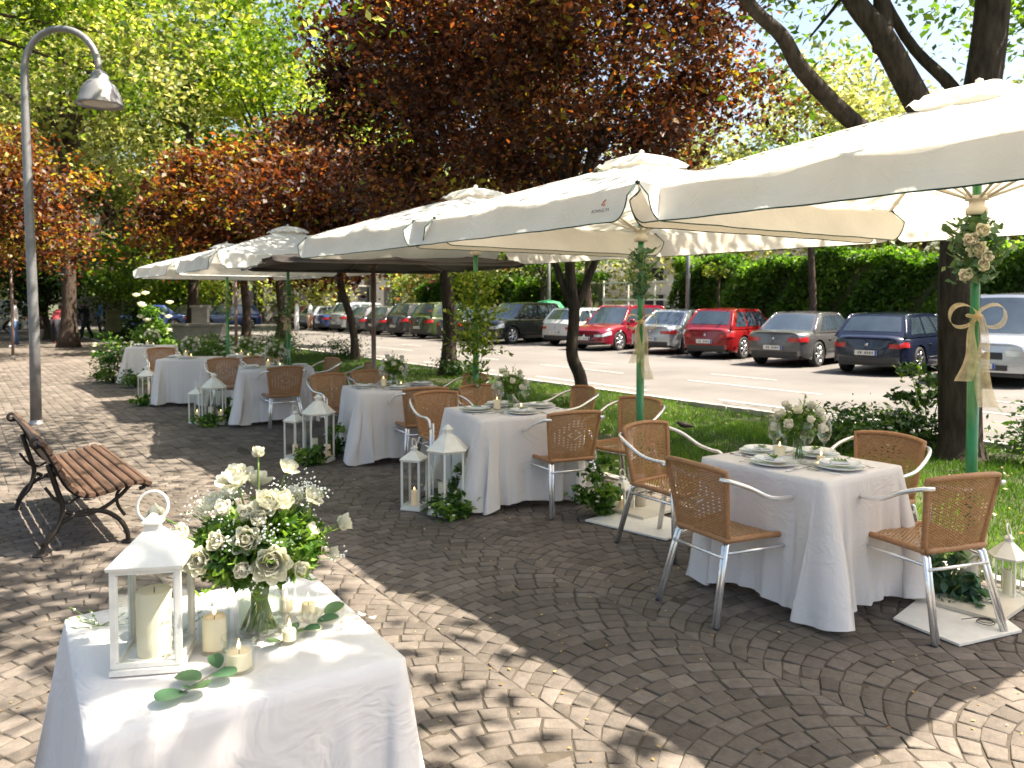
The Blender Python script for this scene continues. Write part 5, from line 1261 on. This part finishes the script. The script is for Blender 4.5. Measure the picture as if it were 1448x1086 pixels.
    for sd in 'LR':
        for i, (u0, u1) in enumerate(sp): pane('side_window', sd, u0, u1, .14, .88, .03 if i == 0 else 0, -.02 if i == len(sp) - 1 else 0)
    # seams, handles, mirrors
    mb = MB(); mb.mat(M['black_plastic'], True)
    for sg in (1, -1):
        for uu in (sp[-1][1] - .0, (sp[-1][0] - .015), sp[0][0] + .04):
            x = b1 + (b0 - b1) * uu
            if abs(x - wr) < .38: continue
            mb.tube([(x, (S(x, v).y + .0005) * sg, S(x, v).z) for v in (.12, .4, .7, 1)], .005, 4)
        mb.tube([(x, (S(x, .30).y + .002) * sg, .40) for x in np.linspace(wr + .5, wf - .5, 6)], .010, 4)
    mb.obj('door_seams', t)
    for sg in (1, -1):
        for uu in (sp[-1][0] + .05, sp[-2][0] + .04 if len(sp) > 1 else .5):
            x = b1 + (b0 - b1) * uu; q = MB(); q.mat(P_, True); q.box((x, (S(x, .82).y + .012) * sg, S(x, .82).z), (.15, .02, .025)); q.obj('door_handle', t)
        q = MB(); q.mat(P_, True); mx = b0 - .38; q.lathe([(.001, -.09), (.07, -.06), (.085, 0), (.07, .06), (.001, .08)], 10, (mx, (wb + .11) * sg, belt + .10), ys=1.2, xs=.7); q.obj('wing_mirror', t)
    # lights
    def patch(nm, m, sg, xa, xb, va, vb, off=.009):
        q = MB(); q.mat(M[m], True)
        def f(u, v):
            p = S(xa + (xb - xa) * u, va + (vb - va) * v); return (p.x, (p.y + off) * sg, p.z)
        q.grid(f, 6, 3); return q
    def capgrid(q, end, u0, u1, v0, v1, off):
        x = hl * end
        def f(a, b):
            u = u0 + (u1 - u0) * a; v = v0 + (v1 - v0) * b; p = S(x, v); return (x + end * (.075 * (1 - u * u) * (1 - .3 * v) * (1 - (v - .35) ** 2) + off), p.y * u, p.z)
        q.grid(f, 8, 3)
    vt = .66 if kind != 'van' else .7
    for sg in (1, -1):
        q = patch('', 'clear_lens', sg, hl - .34, hl, vt, .93); capgrid(q, 1, sg * .58, sg * 1.0, vt, .93, .008); q.obj('headlight', t)
        q = patch('', 'red_lens', sg, -hl + .20, -hl, vt + .06, .93); capgrid(q, -1, sg * (.56 if kind == 'saloon' else .70), sg * 1.0, vt + .06, .93, .008); q.obj('tail_light', t)
    q = MB(); q.mat(M['black_plastic'], True); capgrid(q, 1, -.5, .5, .55, .85, .010); capgrid(q, 1, -.62, .62, .08, .32, .008); q.obj('grille', t)
    q = MB(); q.mat(M['rim'], True); q.lathe([(.001, -.004), (.045, -.002), (.05, .006), (.001, .008)], 14, (0, 0, 0)); bd = q.obj('badge', t, loc=(hl + .088, 0, ztop(hl) - .17)); bd.rotation_euler = (0, pi / 2, 0)
    q = MB(); q.mat(M['rim'], True); q.lathe([(.001, -.004), (.035, -.002), (.04, .006), (.001, .008)], 14, (0, 0, 0)); bd = q.obj('badge', t, loc=(-hl - .055, 0, ztop(-hl) - .15)); bd.rotation_euler = (0, -pi / 2, 0)
    q = MB(); q.mat(M['black_plastic'], True); capgrid(q, -1, -.9, .9, .0, .22, .012); q.obj('rear_bumper', t)
    for end in (1, -1):
        x = end * (hl + .092); z = .42 if end > 0 else (.50 if kind == 'saloon' else .52); q = MB(); q.mat(M['plate']); q.box((x, 0, z), (.012, .50, .11)); q.mat(M['plate_blue']); q.box((x + end * .007, -.225 * end * -1, z), (.004, .045, .106))
        q.mat(M['plate_ink'])
        for k in range(7):
            if k != 4: q.box((x + end * .007, (-.15 + k * .052) * -end, z), (.004, .022 + .008 * (k % 2), .055))
        q.obj('number_plate', t)
    # wheels
    for xw in (wf, wr):
        for sg in (1, -1):
            yw = (wid(xw) - .105) * sg
            q = MB(); q.mat(M['tyre'], True); o = len(q.v); nn = 32
            prof = [(Rw * .68, -.085), (Rw * .9, -.10), (Rw * .985, -.085), (Rw, -.05), (Rw, .05), (Rw * .985, .085), (Rw * .9, .10), (Rw * .68, .085), (Rw * .6, .03), (.001, .02)]
            for r, y in prof:
                for k in range(nn): a = 2 * pi * k / nn; q.v.append((r * cos(a), y * sg, r * sin(a)))
            for i in range(len(prof) - 1):
                for k in range(nn): k2 = (k + 1) % nn; q.face((o + i * nn + k, o + i * nn + k2, o + (i + 1) * nn + k2, o + (i + 1) * nn + k))
            wh = q.obj('wheel', t, loc=(xw, yw, Rw))
            q = MB(); q.mat(M[rimm], True)
            o = len(q.v); pr = [(Rw * .70, .088), (Rw * .66, .092), (Rw * .62, .07), (Rw * .60, .035)]
            for r, y in pr:
                for k in range(nn): a = 2 * pi * k / nn; q.v.append((r * cos(a), y * sg, r * sin(a)))
            for i in range(3):
                for k in range(nn): k2 = (k + 1) % nn; q.face((o + i * nn + k, o + i * nn + k2, o + (i + 1) * nn + k2, o + (i + 1) * nn + k))
            for k in range(7):
                a = 2 * pi * k / 7 + xw; q.tube([(0, .07 * sg, 0), (Rw * .35 * cos(a), .078 * sg, Rw * .35 * sin(a)), (Rw * .66 * cos(a), .075 * sg, Rw * .66 * sin(a))], [.05, .028, .030], 6)
            q.obj('rim', wh)
    return t
def park(anchor, heading_deg, L, W, end=-1, right=True):
    """centre of a car from its near corner on the ground; end -1 = rear corner, +1 = front corner"""
    h = R(heading_deg); hx, hy = cos(h), sin(h); rx, ry = sin(h), -cos(h); s = 1 if right else -1
    return (anchor[0] - hx * end * L / 2 - rx * s * W / 2, anchor[1] - hy * end * L / 2 - ry * s * W / 2, -.008), h
def car(name, label, cat, pm, kind, anchor, hd, L=4.2, W=1.76, Hh=1.46, end=-1, right=True, rimm='rim'):
    loc, h = park(anchor, hd, L, W, end, right); return make_car(name, label, cat, pm, kind, loc, h, L, W, Hh, rimm)
car('parked_car', 'silver van facing the road half hidden by the big trunk', 'van', 'silver_car', 'van', (16.75, 6.55), 180 + 8, 4.7, 1.85, 1.88, 1, False)
car('parked_car', 'dark navy hatchback with its rear to the road and black spoked wheels', 'car', 'navy', 'hatch', (17.2, 9.25), 9, 4.3, 1.80, 1.44, rimm='dark_rim')
car('parked_car', 'grey saloon with its rear to the road between the navy and red cars', 'car', 'grey_car', 'saloon', (17.5, 12.0), 10, 4.4, 1.76, 1.43)
car('parked_car', 'bright red hatchback with its rear to the road', 'car', 'red_car', 'hatch', (18.2, 14.9), 12, 3.95, 1.72, 1.50)
car('parked_car', 'silver saloon with a reddish rear window behind the second green pole', 'car', 'silver_car', 'saloon', (18.4, 17.3), 12, 4.5, 1.78, 1.44)
car('parked_car', 'deep red crossover with its headlight towards the road', 'car', 'maroon_car', 'suv', (17.9, 19.9), 180 + 12, 4.4, 1.80, 1.58, 1, False)
car('parked_car', 'white hatchback with its rear to the road behind the forked trunk', 'car', 'white_car', 'hatch', (18.8, 22.7), 10, 4.2, 1.75, 1.46)
car('parked_car', 'black boxy off road car facing the road', 'car', 'black_car', 'suv', (17.3, 25.4), 180 + 12, 4.3, 1.80, 1.66, 1, False)
car('parked_car', 'dark blue car partly hidden behind the leafy green pole', 'car', 'dkgrey_car', 'saloon', (17.3, 28.2), 10)
far = [('green_car', 'suv', 'dark olive tall car behind the trunk of the tallest purple tree', 'car', 1.66), ('dkgrey_car', 'suv', 'black tall car next to the green van', 'car', 1.62), ('dkgrey_car', 'hatch', 'black estate car right of the brown umbrella pole', 'car', 1.45),
       ('grey_car', 'hatch', 'grey hatchback just right of the brown umbrella pole', 'car', 1.45), ('silver_car', 'suv', 'pale tall car behind the brown umbrella pole', 'car', 1.65), ('blue_car', 'saloon', 'blue car between the slim trunk and the brown pole', 'car', 1.45),
       ('silver_car', 'hatch', 'silver car behind the leaning slim trunk', 'car', 1.45), ('maroon_car', 'hatch', 'farthest dark red car at the far end of the parked row', 'car', 1.45)]
for i, (pm, k, lb, cat, hh) in enumerate(far):
    car('parked_car', lb, cat, pm, k, (17.2 + .0 * i, 30.6 + i * 2.35), 8, 4.2, 1.74, hh)
for x, y, h, pm, k, lb in ((9.5, 50.5, 172, 'blue_car', 'saloon', 'blue car across the far street under the farthest umbrella'), (14.2, 51.5, 176, 'blue_car', 'suv', 'blue van like car across the far street right of the farthest pole'),
                            (12.2, 53.2, 176, 'dkgrey_car', 'hatch', 'dark car on the far street between the two blue ones'), (1.3, 49.5, 178, 'silver_car', 'van', 'pale van parked at the far left end of the walk'), (19.6, 51.8, 176, 'green_car', 'saloon', 'low green car on the far street below the columns')):
    make_car('parked_car', lb, 'car', pm, k, (x, y, -.008), R(h), 4.2, 1.76, 1.8 if k == 'van' else 1.5, group='cars on the far street')

# ------------------------------------------------------------------ buildings
def facade(name, label, x0, x1, y, h, wall, depth=9, bay=3.2, cols=True, dirx=(1, 0), openings='dark_opening', storeys=3):
    """a block whose front runs from (x0,y) along dirx"""
    an = atan2(dirx[1], dirx[0]); t = thing(name, label, 'building', (x0, y, 0), an); Ln = x1 - x0
    mb = MB(); mb.mat(M[wall]); mb.box((Ln / 2, depth / 2 + .6, h / 2), (Ln, depth, h)); mb.obj('wall', t)
    mb = MB(); mb.mat(M['stone']); mb.box((Ln / 2, depth / 2, h + .25), (Ln + .6, depth + 1.6, .5)); mb.obj('roof', t)
    n = int(Ln / bay)
    for i in range(n):
        xx = (i + .5) * Ln / n
        if cols:
            mb = MB(); mb.mat(M[wall]); mb.box((xx - Ln / n / 2 + .35, .3, h / 2), (.7, .7, h)); mb.obj('column', t)
        for s in range(storeys):
            zb = .3 + s * h / storeys; hh = h / storeys * (.78 if cols else .55)
            mb = MB(); mb.mat(M['stone']); mb.box((xx + .2, .56, zb + hh / 2 + (0 if cols else .8)), (Ln / n * .58, .16, hh)); w = mb.obj('window', t)
            mb = MB(); mb.mat(M[openings]); mb.box((xx + .2, .47, zb + hh / 2 + (0 if cols else .8)), (Ln / n * .50, .03, hh * .92)); mb.obj('pane', w)
    return t
facade('building', 'grey columned building with dark bays at the far end of the road', 8, 44, 62, 10.5, 'plaster', bay=2.4)
facade('building', 'pale rendered building seen beyond the hedge gap', 42, 60, 44, 6.0, 'pale_plaster', bay=3, cols=False, dirx=(.35, -.94))
facade('building', 'brick building glimpsed beyond the hedge behind the silver van', 44, 56, 14, 5.6, 'brick', bay=3, cols=False, dirx=(.2, -.98))
facade('building', 'brown building closing the far left end of the walk', -14, 5, 68, 8, 'brick', bay=3, cols=False)
# white boundary fence in the hedge gap
t = thing('boundary_fence', 'white railing with orange signs in the gap of the hedge', 'fence', (24.2, 22.2, 0), R(90))
mb = MB(); mb.mat(M['plate'])
for z in (.9, 1.75, 2.5): mb.box((2.5, 0, z), (5.0, .05, .07))
mb.obj('rail', t)
for k in range(4): mb = MB(); mb.mat(M['plate']); mb.box((.1 + k * 1.6, 0, 1.3), (.06, .06, 2.6)); mb.obj('post', t)
# grey posts along the hedge
for x, y, h, lb in ((22.6, 20.6, 5.2, 'grey lamp column in front of the hedge behind the silver saloon'), (21.9, 28.2, 5.0, 'grey column behind the black off road car'), (22.5, 26.2, 4.2, 'thin pale column beside the hedge gap')):
    t = thing('lamp_column', lb, 'post', (x, y, 0)); mb = MB(); mb.mat(M['lamp_metal'], True); mb.tube([(0, 0, 0), (0, 0, h)], [.10, .07], 10); mb.obj('pole', t)
    mb = MB(); mb.mat(M['lamp_metal'], True); mb.lathe([(.16, 0), (.16, .25), (.1, .3)], 10); mb.obj('base', t); mb = MB(); mb.mat(M['lamp_metal']); mb.box((-.5, 0, h), (1.1, .14, .08)); mb.obj('lamp_head', t)
# green mesh dome behind the black car
t = thing('recycling_bin', 'round green recycling bin behind the black off road car', 'recycling bin', (21.2, 27.3, 0))
mb = MB(); mb.mat(M['green_mesh'], True); mb.lathe([(.78, 0), (.82, .2), (.82, 1.0), (.75, 1.35), (.5, 1.65), (.001, 1.75)], 20); mb.obj('bin_body', t); mb = MB(); mb.mat(M['dark_opening'], True); mb.lathe([(.12, 0), (.12, .05)], 12, (-.6, -.45, 1.25)); mb.obj('slot', t)
# stone planter bench and sign box at the end of the row
t = thing('stone_planter', 'grey stone planter wall at the end of the umbrella row', 'planter', (8.2, 33.4, 0), R(-30))
mb = MB(); mb.mat(M['stone']); mb.box((0, 0, .35), (1.9, .7, .70)); mb.box((0, 0, .74), (2.05, .85, .09)); mb.obj('basin', t); mb = MB(); mb.mat(M['stone']); mb.box((0, .1, 1.1), (.6, .35, .66)); mb.box((0, .1, 1.47), (.72, .46, .09)); mb.obj('pedestal', t)
t = thing('litter_bin', 'dark green litter bin on a post beside the far end of the walk', 'litter bin', (4.75, 31.5, 0))
mb = MB(); mb.mat(M['dark_rim']); mb.mats[0] = M['soil']; mb.box((0, 0, .95), (.42, .42, .72)); mb.box((0, 0, 1.34), (.50, .50, .05)); mb.obj('bin_body', t); mb = MB(); mb.mat(M['iron'], True); mb.tube([(0, 0, 0), (0, 0, .6)], .04, 8); mb.obj('post', t)
for x, y, lb in ((1.45, 27.0, 'thin brown post at the left edge of the walk'), (5.9, 20.5, 'thin bamboo like pole between the two farthest umbrellas')):
    t = thing('wooden_post', lb, 'post', (x, y, 0)); mb = MB(); mb.mat(M['brown_paint'], True); mb.tube([(0, 0, 0), (.01, 0, 1.2), (0, 0, 2.6)], .04, 8); mb.obj('shaft', t); mb = MB(); mb.mat(M['stone'], True); mb.lathe([(.06, 0), (.06, .1), (.04, .12)], 8); mb.obj('foot', t)

# ------------------------------------------------------------------ people far away
def person(label, x, y, rz, top, legs, pose='stand', scale=1.0):
    t = link('person', None, None, (x, y, -.01), rz, label, 'person', 'people far down the street'); 
    ln = .55 if pose == 'walk' else .12; lean = .55 if pose == 'bend' else (.08 if pose == 'walk' else 0)
    J = {'pel': (0, 0, .95), 'chest': (lean * .35, 0, 1.28 - lean * .1), 'neck': (lean * .62, 0, 1.47 - lean * .25), 'head': (lean * .80, 0, 1.60 - lean * .32), 'crown': (lean * .9, 0, 1.72 - lean * .36)}
    V, E, Rr, mi = [], [], [], []
    def add(p, r, par):
        V.append(p); Rr.append(r)
        if par is not None: E.append((par, len(V) - 1))
        return len(V) - 1
    pe = add(J['pel'], .13, None); ch = add(J['chest'], .15, pe); nk = add(J['neck'], .055, ch); hd = add(J['head'], .095, nk); cr_ = add(J['crown'], .075, hd)
    for s in (-1, 1):
        hp = add((0, s * .09, .90), .10, pe); kn = add((s * ln * .30 + .04, s * .10, .50), .065, hp); ak = add((s * ln * .5 - .02, s * .10, .09), .042, kn); add((s * ln * .5 + .13, s * .11, .04), .04, ak)
        sh = add((J['neck'][0] - .02, s * .17, J['neck'][2] - .06), .06, ch); el = add((J['neck'][0] + .02 - s * ln * .2 + lean * .2, s * .23, J['neck'][2] - .36), .042, sh); wr_ = add((J['neck'][0] + .14 - s * ln * .3 + lean * .3, s * .21, J['neck'][2] - .58), .032, el); add((J['neck'][0] + .18 - s * ln * .3 + lean * .3, s * .20, J['neck'][2] - .68), .03, wr_)
    me = bpy.data.meshes.new('body'); me.from_pydata(V, E, []); me.materials.append(M[top]); o = link('body', me, t)
    sk = o.modifiers.new('skin', 'SKIN')
    for i, d in enumerate(me.skin_vertices[0].data if me.skin_vertices else []): d.radius = (Rr[i], Rr[i])
    if not me.skin_vertices:
        me.attributes.new
    sb = o.modifiers.new('smooth', 'SUBSURF'); sb.levels = 1; sb.render_levels = 1
    mb = MB(); mb.mat(M['hair'], True); mb.lathe([(.001, .13), (.07, .11), (.105, .04), (.10, -.03), (.07, -.05)], 12, (J['head'][0] - .015, 0, J['head'][2] + .02)); mb.obj('hair', t)
    mb = MB(); mb.mat(M[legs], True)
    for s in (-1, 1): mb.tube([(0, s * .09, .98), (s * ln * .30 + .04, s * .10, .50), (s * ln * .5 - .02, s * .10, .10)], [.125, .085, .06], 8)
    mb.obj('trousers', t); mb = MB(); mb.mat(M['skin'], True); mb.lathe([(.001, -.11), (.05, -.09), (.08, -.02), (.08, .04), (.001, .09)], 12, (J['head'][0] + .022, 0, J['head'][2])); mb.obj('face', t)
    return t
person('person dressed in white standing past the farthest parked car', 16.3, 44.6, 2.6, 'cloth_white', 'cloth_white')
person('second person in pale clothes right of the one in white', 17.1, 44.6, 2.4, 'cloth_white', 'skin')
person('person in a red top bending forward on the far walk', 3.35, 36.0, .9, 'cloth_red', 'cloth_dark', 'bend')
person('person in black striding across the far walk', 4.0, 37.0, .4, 'cloth_dark', 'cloth_dark', 'walk')
person('person in dark clothes walking at the far walk end', 4.9, 39.5, 3.4, 'cloth_dark', 'cloth_dark', 'walk')
person('person in a blue top standing far down the walk', 6.2, 45.0, 3.4, 'cloth_blue', 'cloth_dark')
person('person in pale clothes at the left edge far away', 1.9, 34.0, 3.0, 'cloth_white', 'cloth_blue')
# bird on the lawn
t = thing('bird', 'small dark brown bird pecking on the lawn behind the nearest table', 'bird', (7.6, 6.95, .04), R(150)); t.scale = (.75, .75, .75)
mb = MB(); mb.mat(M['hair'], True); P = bez([(-.17, 0, .05), (-.10, 0, .075), (0, 0, .09), (.08, 0, .105), (.12, 0, .135), (.15, 0, .13), (.18, 0, .122)], 3)
mb.tube([tuple(p) for p in P], [.006, .012, .018, .026, .034, .042, .048, .050, .048, .042, .036, .030, .028, .027, .022, .014, .008, .004, .002][:len(P)], 10); mb.obj('body', t)
mb = MB(); mb.mat(M['iron'], True)
for s in (-1, 1): mb.tube([(0, s * .02, .06), (.01, s * .022, 0)], .004, 5)
mb.obj('legs', t)

# ------------------------------------------------------------------ camera, light
cd = bpy.data.cameras.new('camera'); cam = bpy.data.objects.new('camera', cd); COL.objects.link(cam)
cam.location = (0, 0, 1.68); cam.rotation_euler = (R(88), 0, R(-35.2))
cd.sensor_width = 36; cd.lens = 36 * 1126 / 1448; cd.shift_y = -.0537; cd.clip_end = 1000
cd.dof.use_dof = True; cd.dof.focus_distance = 3.2; cd.dof.aperture_fstop = 5.0
SC.camera = cam
SUN = Vector((.75, -.60, 1.57)).normalized()
el = math.asin(SUN.z); az = atan2(SUN.x, SUN.y)
ld = bpy.data.lights.new('sun', 'SUN'); ld.energy = 5.0; ld.angle = R(.5); ld.color = (1, .915, .77)
lo = bpy.data.objects.new('sun', ld); COL.objects.link(lo); lo.rotation_euler = (-SUN).to_track_quat('-Z', 'Y').to_euler(); lo.location = SUN * 60
w = bpy.data.worlds.new('World'); SC.world = w; w.use_nodes = True; nt = w.node_tree
for n_ in list(nt.nodes): nt.nodes.remove(n_)
sk = nt.nodes.new('ShaderNodeTexSky'); sk.sky_type = 'NISHITA'; sk.sun_disc = False; sk.sun_elevation = el; sk.sun_rotation = az; sk.air_density = 1.2; sk.dust_density = 4.0; sk.ozone_density = .4
bg = nt.nodes.new('ShaderNodeBackground'); bg.inputs['Strength'].default_value = .085; wo = nt.nodes.new('ShaderNodeOutputWorld')
nt.links.new(sk.outputs[0], bg.inputs['Color']); nt.links.new(bg.outputs[0], wo.inputs['Surface'])
SC.view_settings.view_transform = 'Standard'; SC.view_settings.look = 'None'; SC.view_settings.gamma = 1
SC.view_settings.exposure = 1.85
cy = SC.cycles; cy.max_bounces = 7; cy.diffuse_bounces = 3; cy.glossy_bounces = 3; cy.transmission_bounces = 4; cy.transparent_max_bounces = 14; cy.caustics_reflective = False; cy.caustics_refractive = False
cy.use_denoising = True
cy.sample_clamp_indirect = 6
